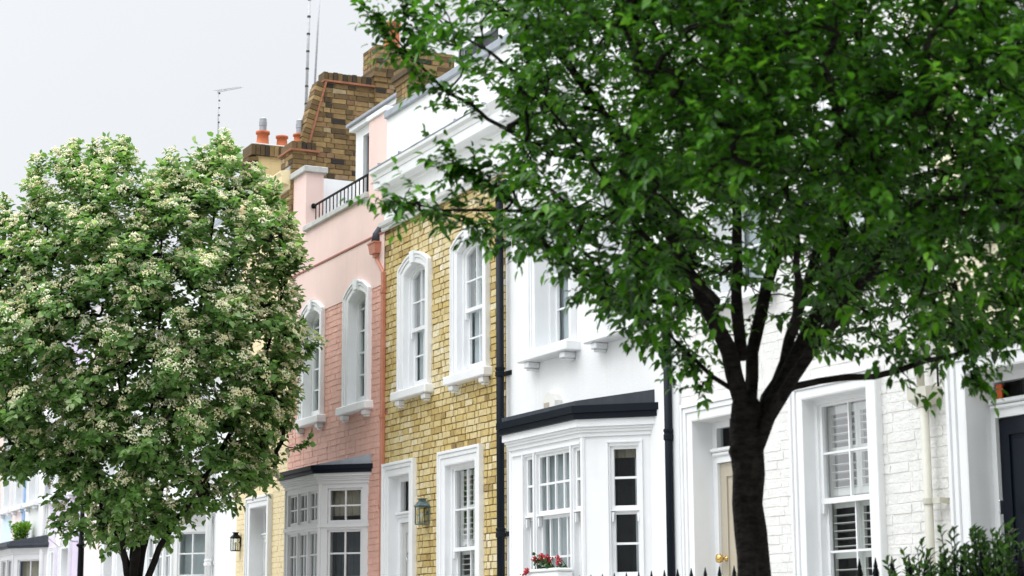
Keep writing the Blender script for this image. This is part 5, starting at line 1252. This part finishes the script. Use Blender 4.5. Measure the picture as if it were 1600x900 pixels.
# window box with geraniums on the sill of the white bay
gx0 = P(836, 880, S-bd-.12)[0]; gx1 = P(882, 880, S-bd-.12)[0]; gz = P(860, 892, S-bd-.12)[1]
wbx = thing('window_box', ((gx0+gx1)/2, S-bd-.12, gz-.14), 'white window box of red geraniums on the sill of the white bay', 'planter')
mb = MB(); y0, y1 = S-bd-.20, S-bd-.03; mb.box(gx0, gx1, y0, y1, gz-.16, gz-.01, bev=.012); mb.box(gx0-.015, gx1+.015, y0-.015, y1, gz-.009, gz+.02, bev=.008); mb.build('box', M['white'], wbx)
P_, D_, N_, T_ = [], [], [], []; st_ = MB(); heads = []
def flower_head(c, n_, sp_):
    f = MB()
    for j in range(n_): q = c+nr3.normal(0, sp_, 3); s_ = nr3.uniform(.008, .015); f.add([tuple(q+x*s_) for x in oc], of, float(nr3.uniform()))
    heads.append(f)
for k in range(34):
    b = np.array([nr3.uniform(gx0, gx1), nr3.uniform(y0+.02, y1-.02), gz]); e = b+np.array([nr3.normal(-.02, .04), nr3.normal(-.03, .03), nr3.uniform(.04, .15)])
    st_.tube([tuple(b), tuple(e)], [.004, .003], 4)
    for j in range(4):
        d = nr3.normal(0, 1, 3)+np.array([0, -.2, .4]); d /= np.linalg.norm(d); P_.append(b*(1-.3*j)+e*.3*j if j < 3 else e); D_.append(d); N_.append(np.array([0, -.4, 1])+nr3.normal(0, .3, 3)); T_.append(nr3.uniform(0, .6))
    if k % 4 == 0: flower_head(e+np.array([0, 0, .03]), 18, .015)
for k in range(2): flower_head(np.array([gx0-.01+.05*k, y0-.02, gz-.01+.02*k]), 18, .016)
P_, D_, N_, T_ = map(np.array, (P_, D_, N_, T_)); l = nr3.normal(.042, .009, len(P_)); V, n, T2 = leaf_mesh(P_, D_, N_, l, l*.9, T_)
pl_ = tag(st_.build('geranium_plants', M['leaf_shrub'], None, origin=((gx0+gx1)/2, S-bd-.12, gz)), 'red flowering geraniums growing in the white window box', 'flowers')
build_leaves('leaves', M['leaf_shrub'], V, n, T2, pl_, tuple(WL[pl_]))
for f in heads: f.build('flower_head', M['geranium'], pl_)
# lime green plant on the far bay roof
px_, pz_ = P(30, 852, S-.3); shrub('potted_plant', 'lime green bushy plant standing on the grey bay roof far left', 'plant', (px_, S-.28, pz_), (.22, .16, .5), 30, M['leaf_lime'], .09, .6, 16)
# street lamp column
YL = 6.6; lx, lz = P(127, 852, YL)
lm = thing('street_lamp', (lx, YL, .116), 'black street lamp column beside the flowering tree', 'street lamp')
mb = MB(); mb.lathe((lx, YL, .116), [(.11, 0), (.11, .25), (.09, .3), (.075, .9), (.055, .95), (.042, lz-.2), (.042, lz-.116)], 14); mb.build('column', M['black_metal'], lm, True)
mb = MB(); mb.lathe((lx, YL, lz-.03), [(.045, 0), (.07, .02), (.07, .04), (.04, .06), (.035, .25), (.03, .75)], 12); mb.box(lx-.3, lx+.3, YL-.01, YL+.01, lz+.2, lz+.22); mb.build('neck', M['black_metal'], lm, True)
mb = MB(); z = lz+.72; mb.lathe((lx, YL, z), [(.06, 0), (.09, .02), (.14, .36), (.14, .38), (.10, .46), (.02, .52), (.012, .6)], 8); mb.build('lantern_head', M['black_metal'], lm)
# steps up to the doors
for xa, xb_, lab in ((ad[0]-.15, ad[1]+.15, 'stone steps up to the beige front door'), (cd[0]-.15, cd[1]+.15, 'stone steps up to the navy front door'), (gd[0]-.1, gd[1]+.1, 'stone steps up to the grey door of the yellow brick house')):
    mb = MB()
    for k in range(5): mb.box(xa, xb_, S-.28*(5-k)-.08, S-.085, .117+.16*k+.001*k, .117+.16*(k+1), bev=.01)
    tag(mb.build('door_steps', M['stone'], None, origin=((xa+xb_)/2, S-.7, .117)), lab, 'steps')

# groups for things that repeat along the street
GR = {'house': 'terraced houses along the street', 'lantern': 'wall lanterns beside the doors', 'chimney': 'brick chimney stacks', 'aerial': 'aerials on the roofs', 'railing': 'spiked front garden railings', 'steps': 'steps up to the front doors', 'wall': 'party walls above the roofs', 'tree': 'street trees'}
for o in col.objects:
    if o.parent is None and o.get('category') in GR and not o.get('group'): o['group'] = GR[o['category']]
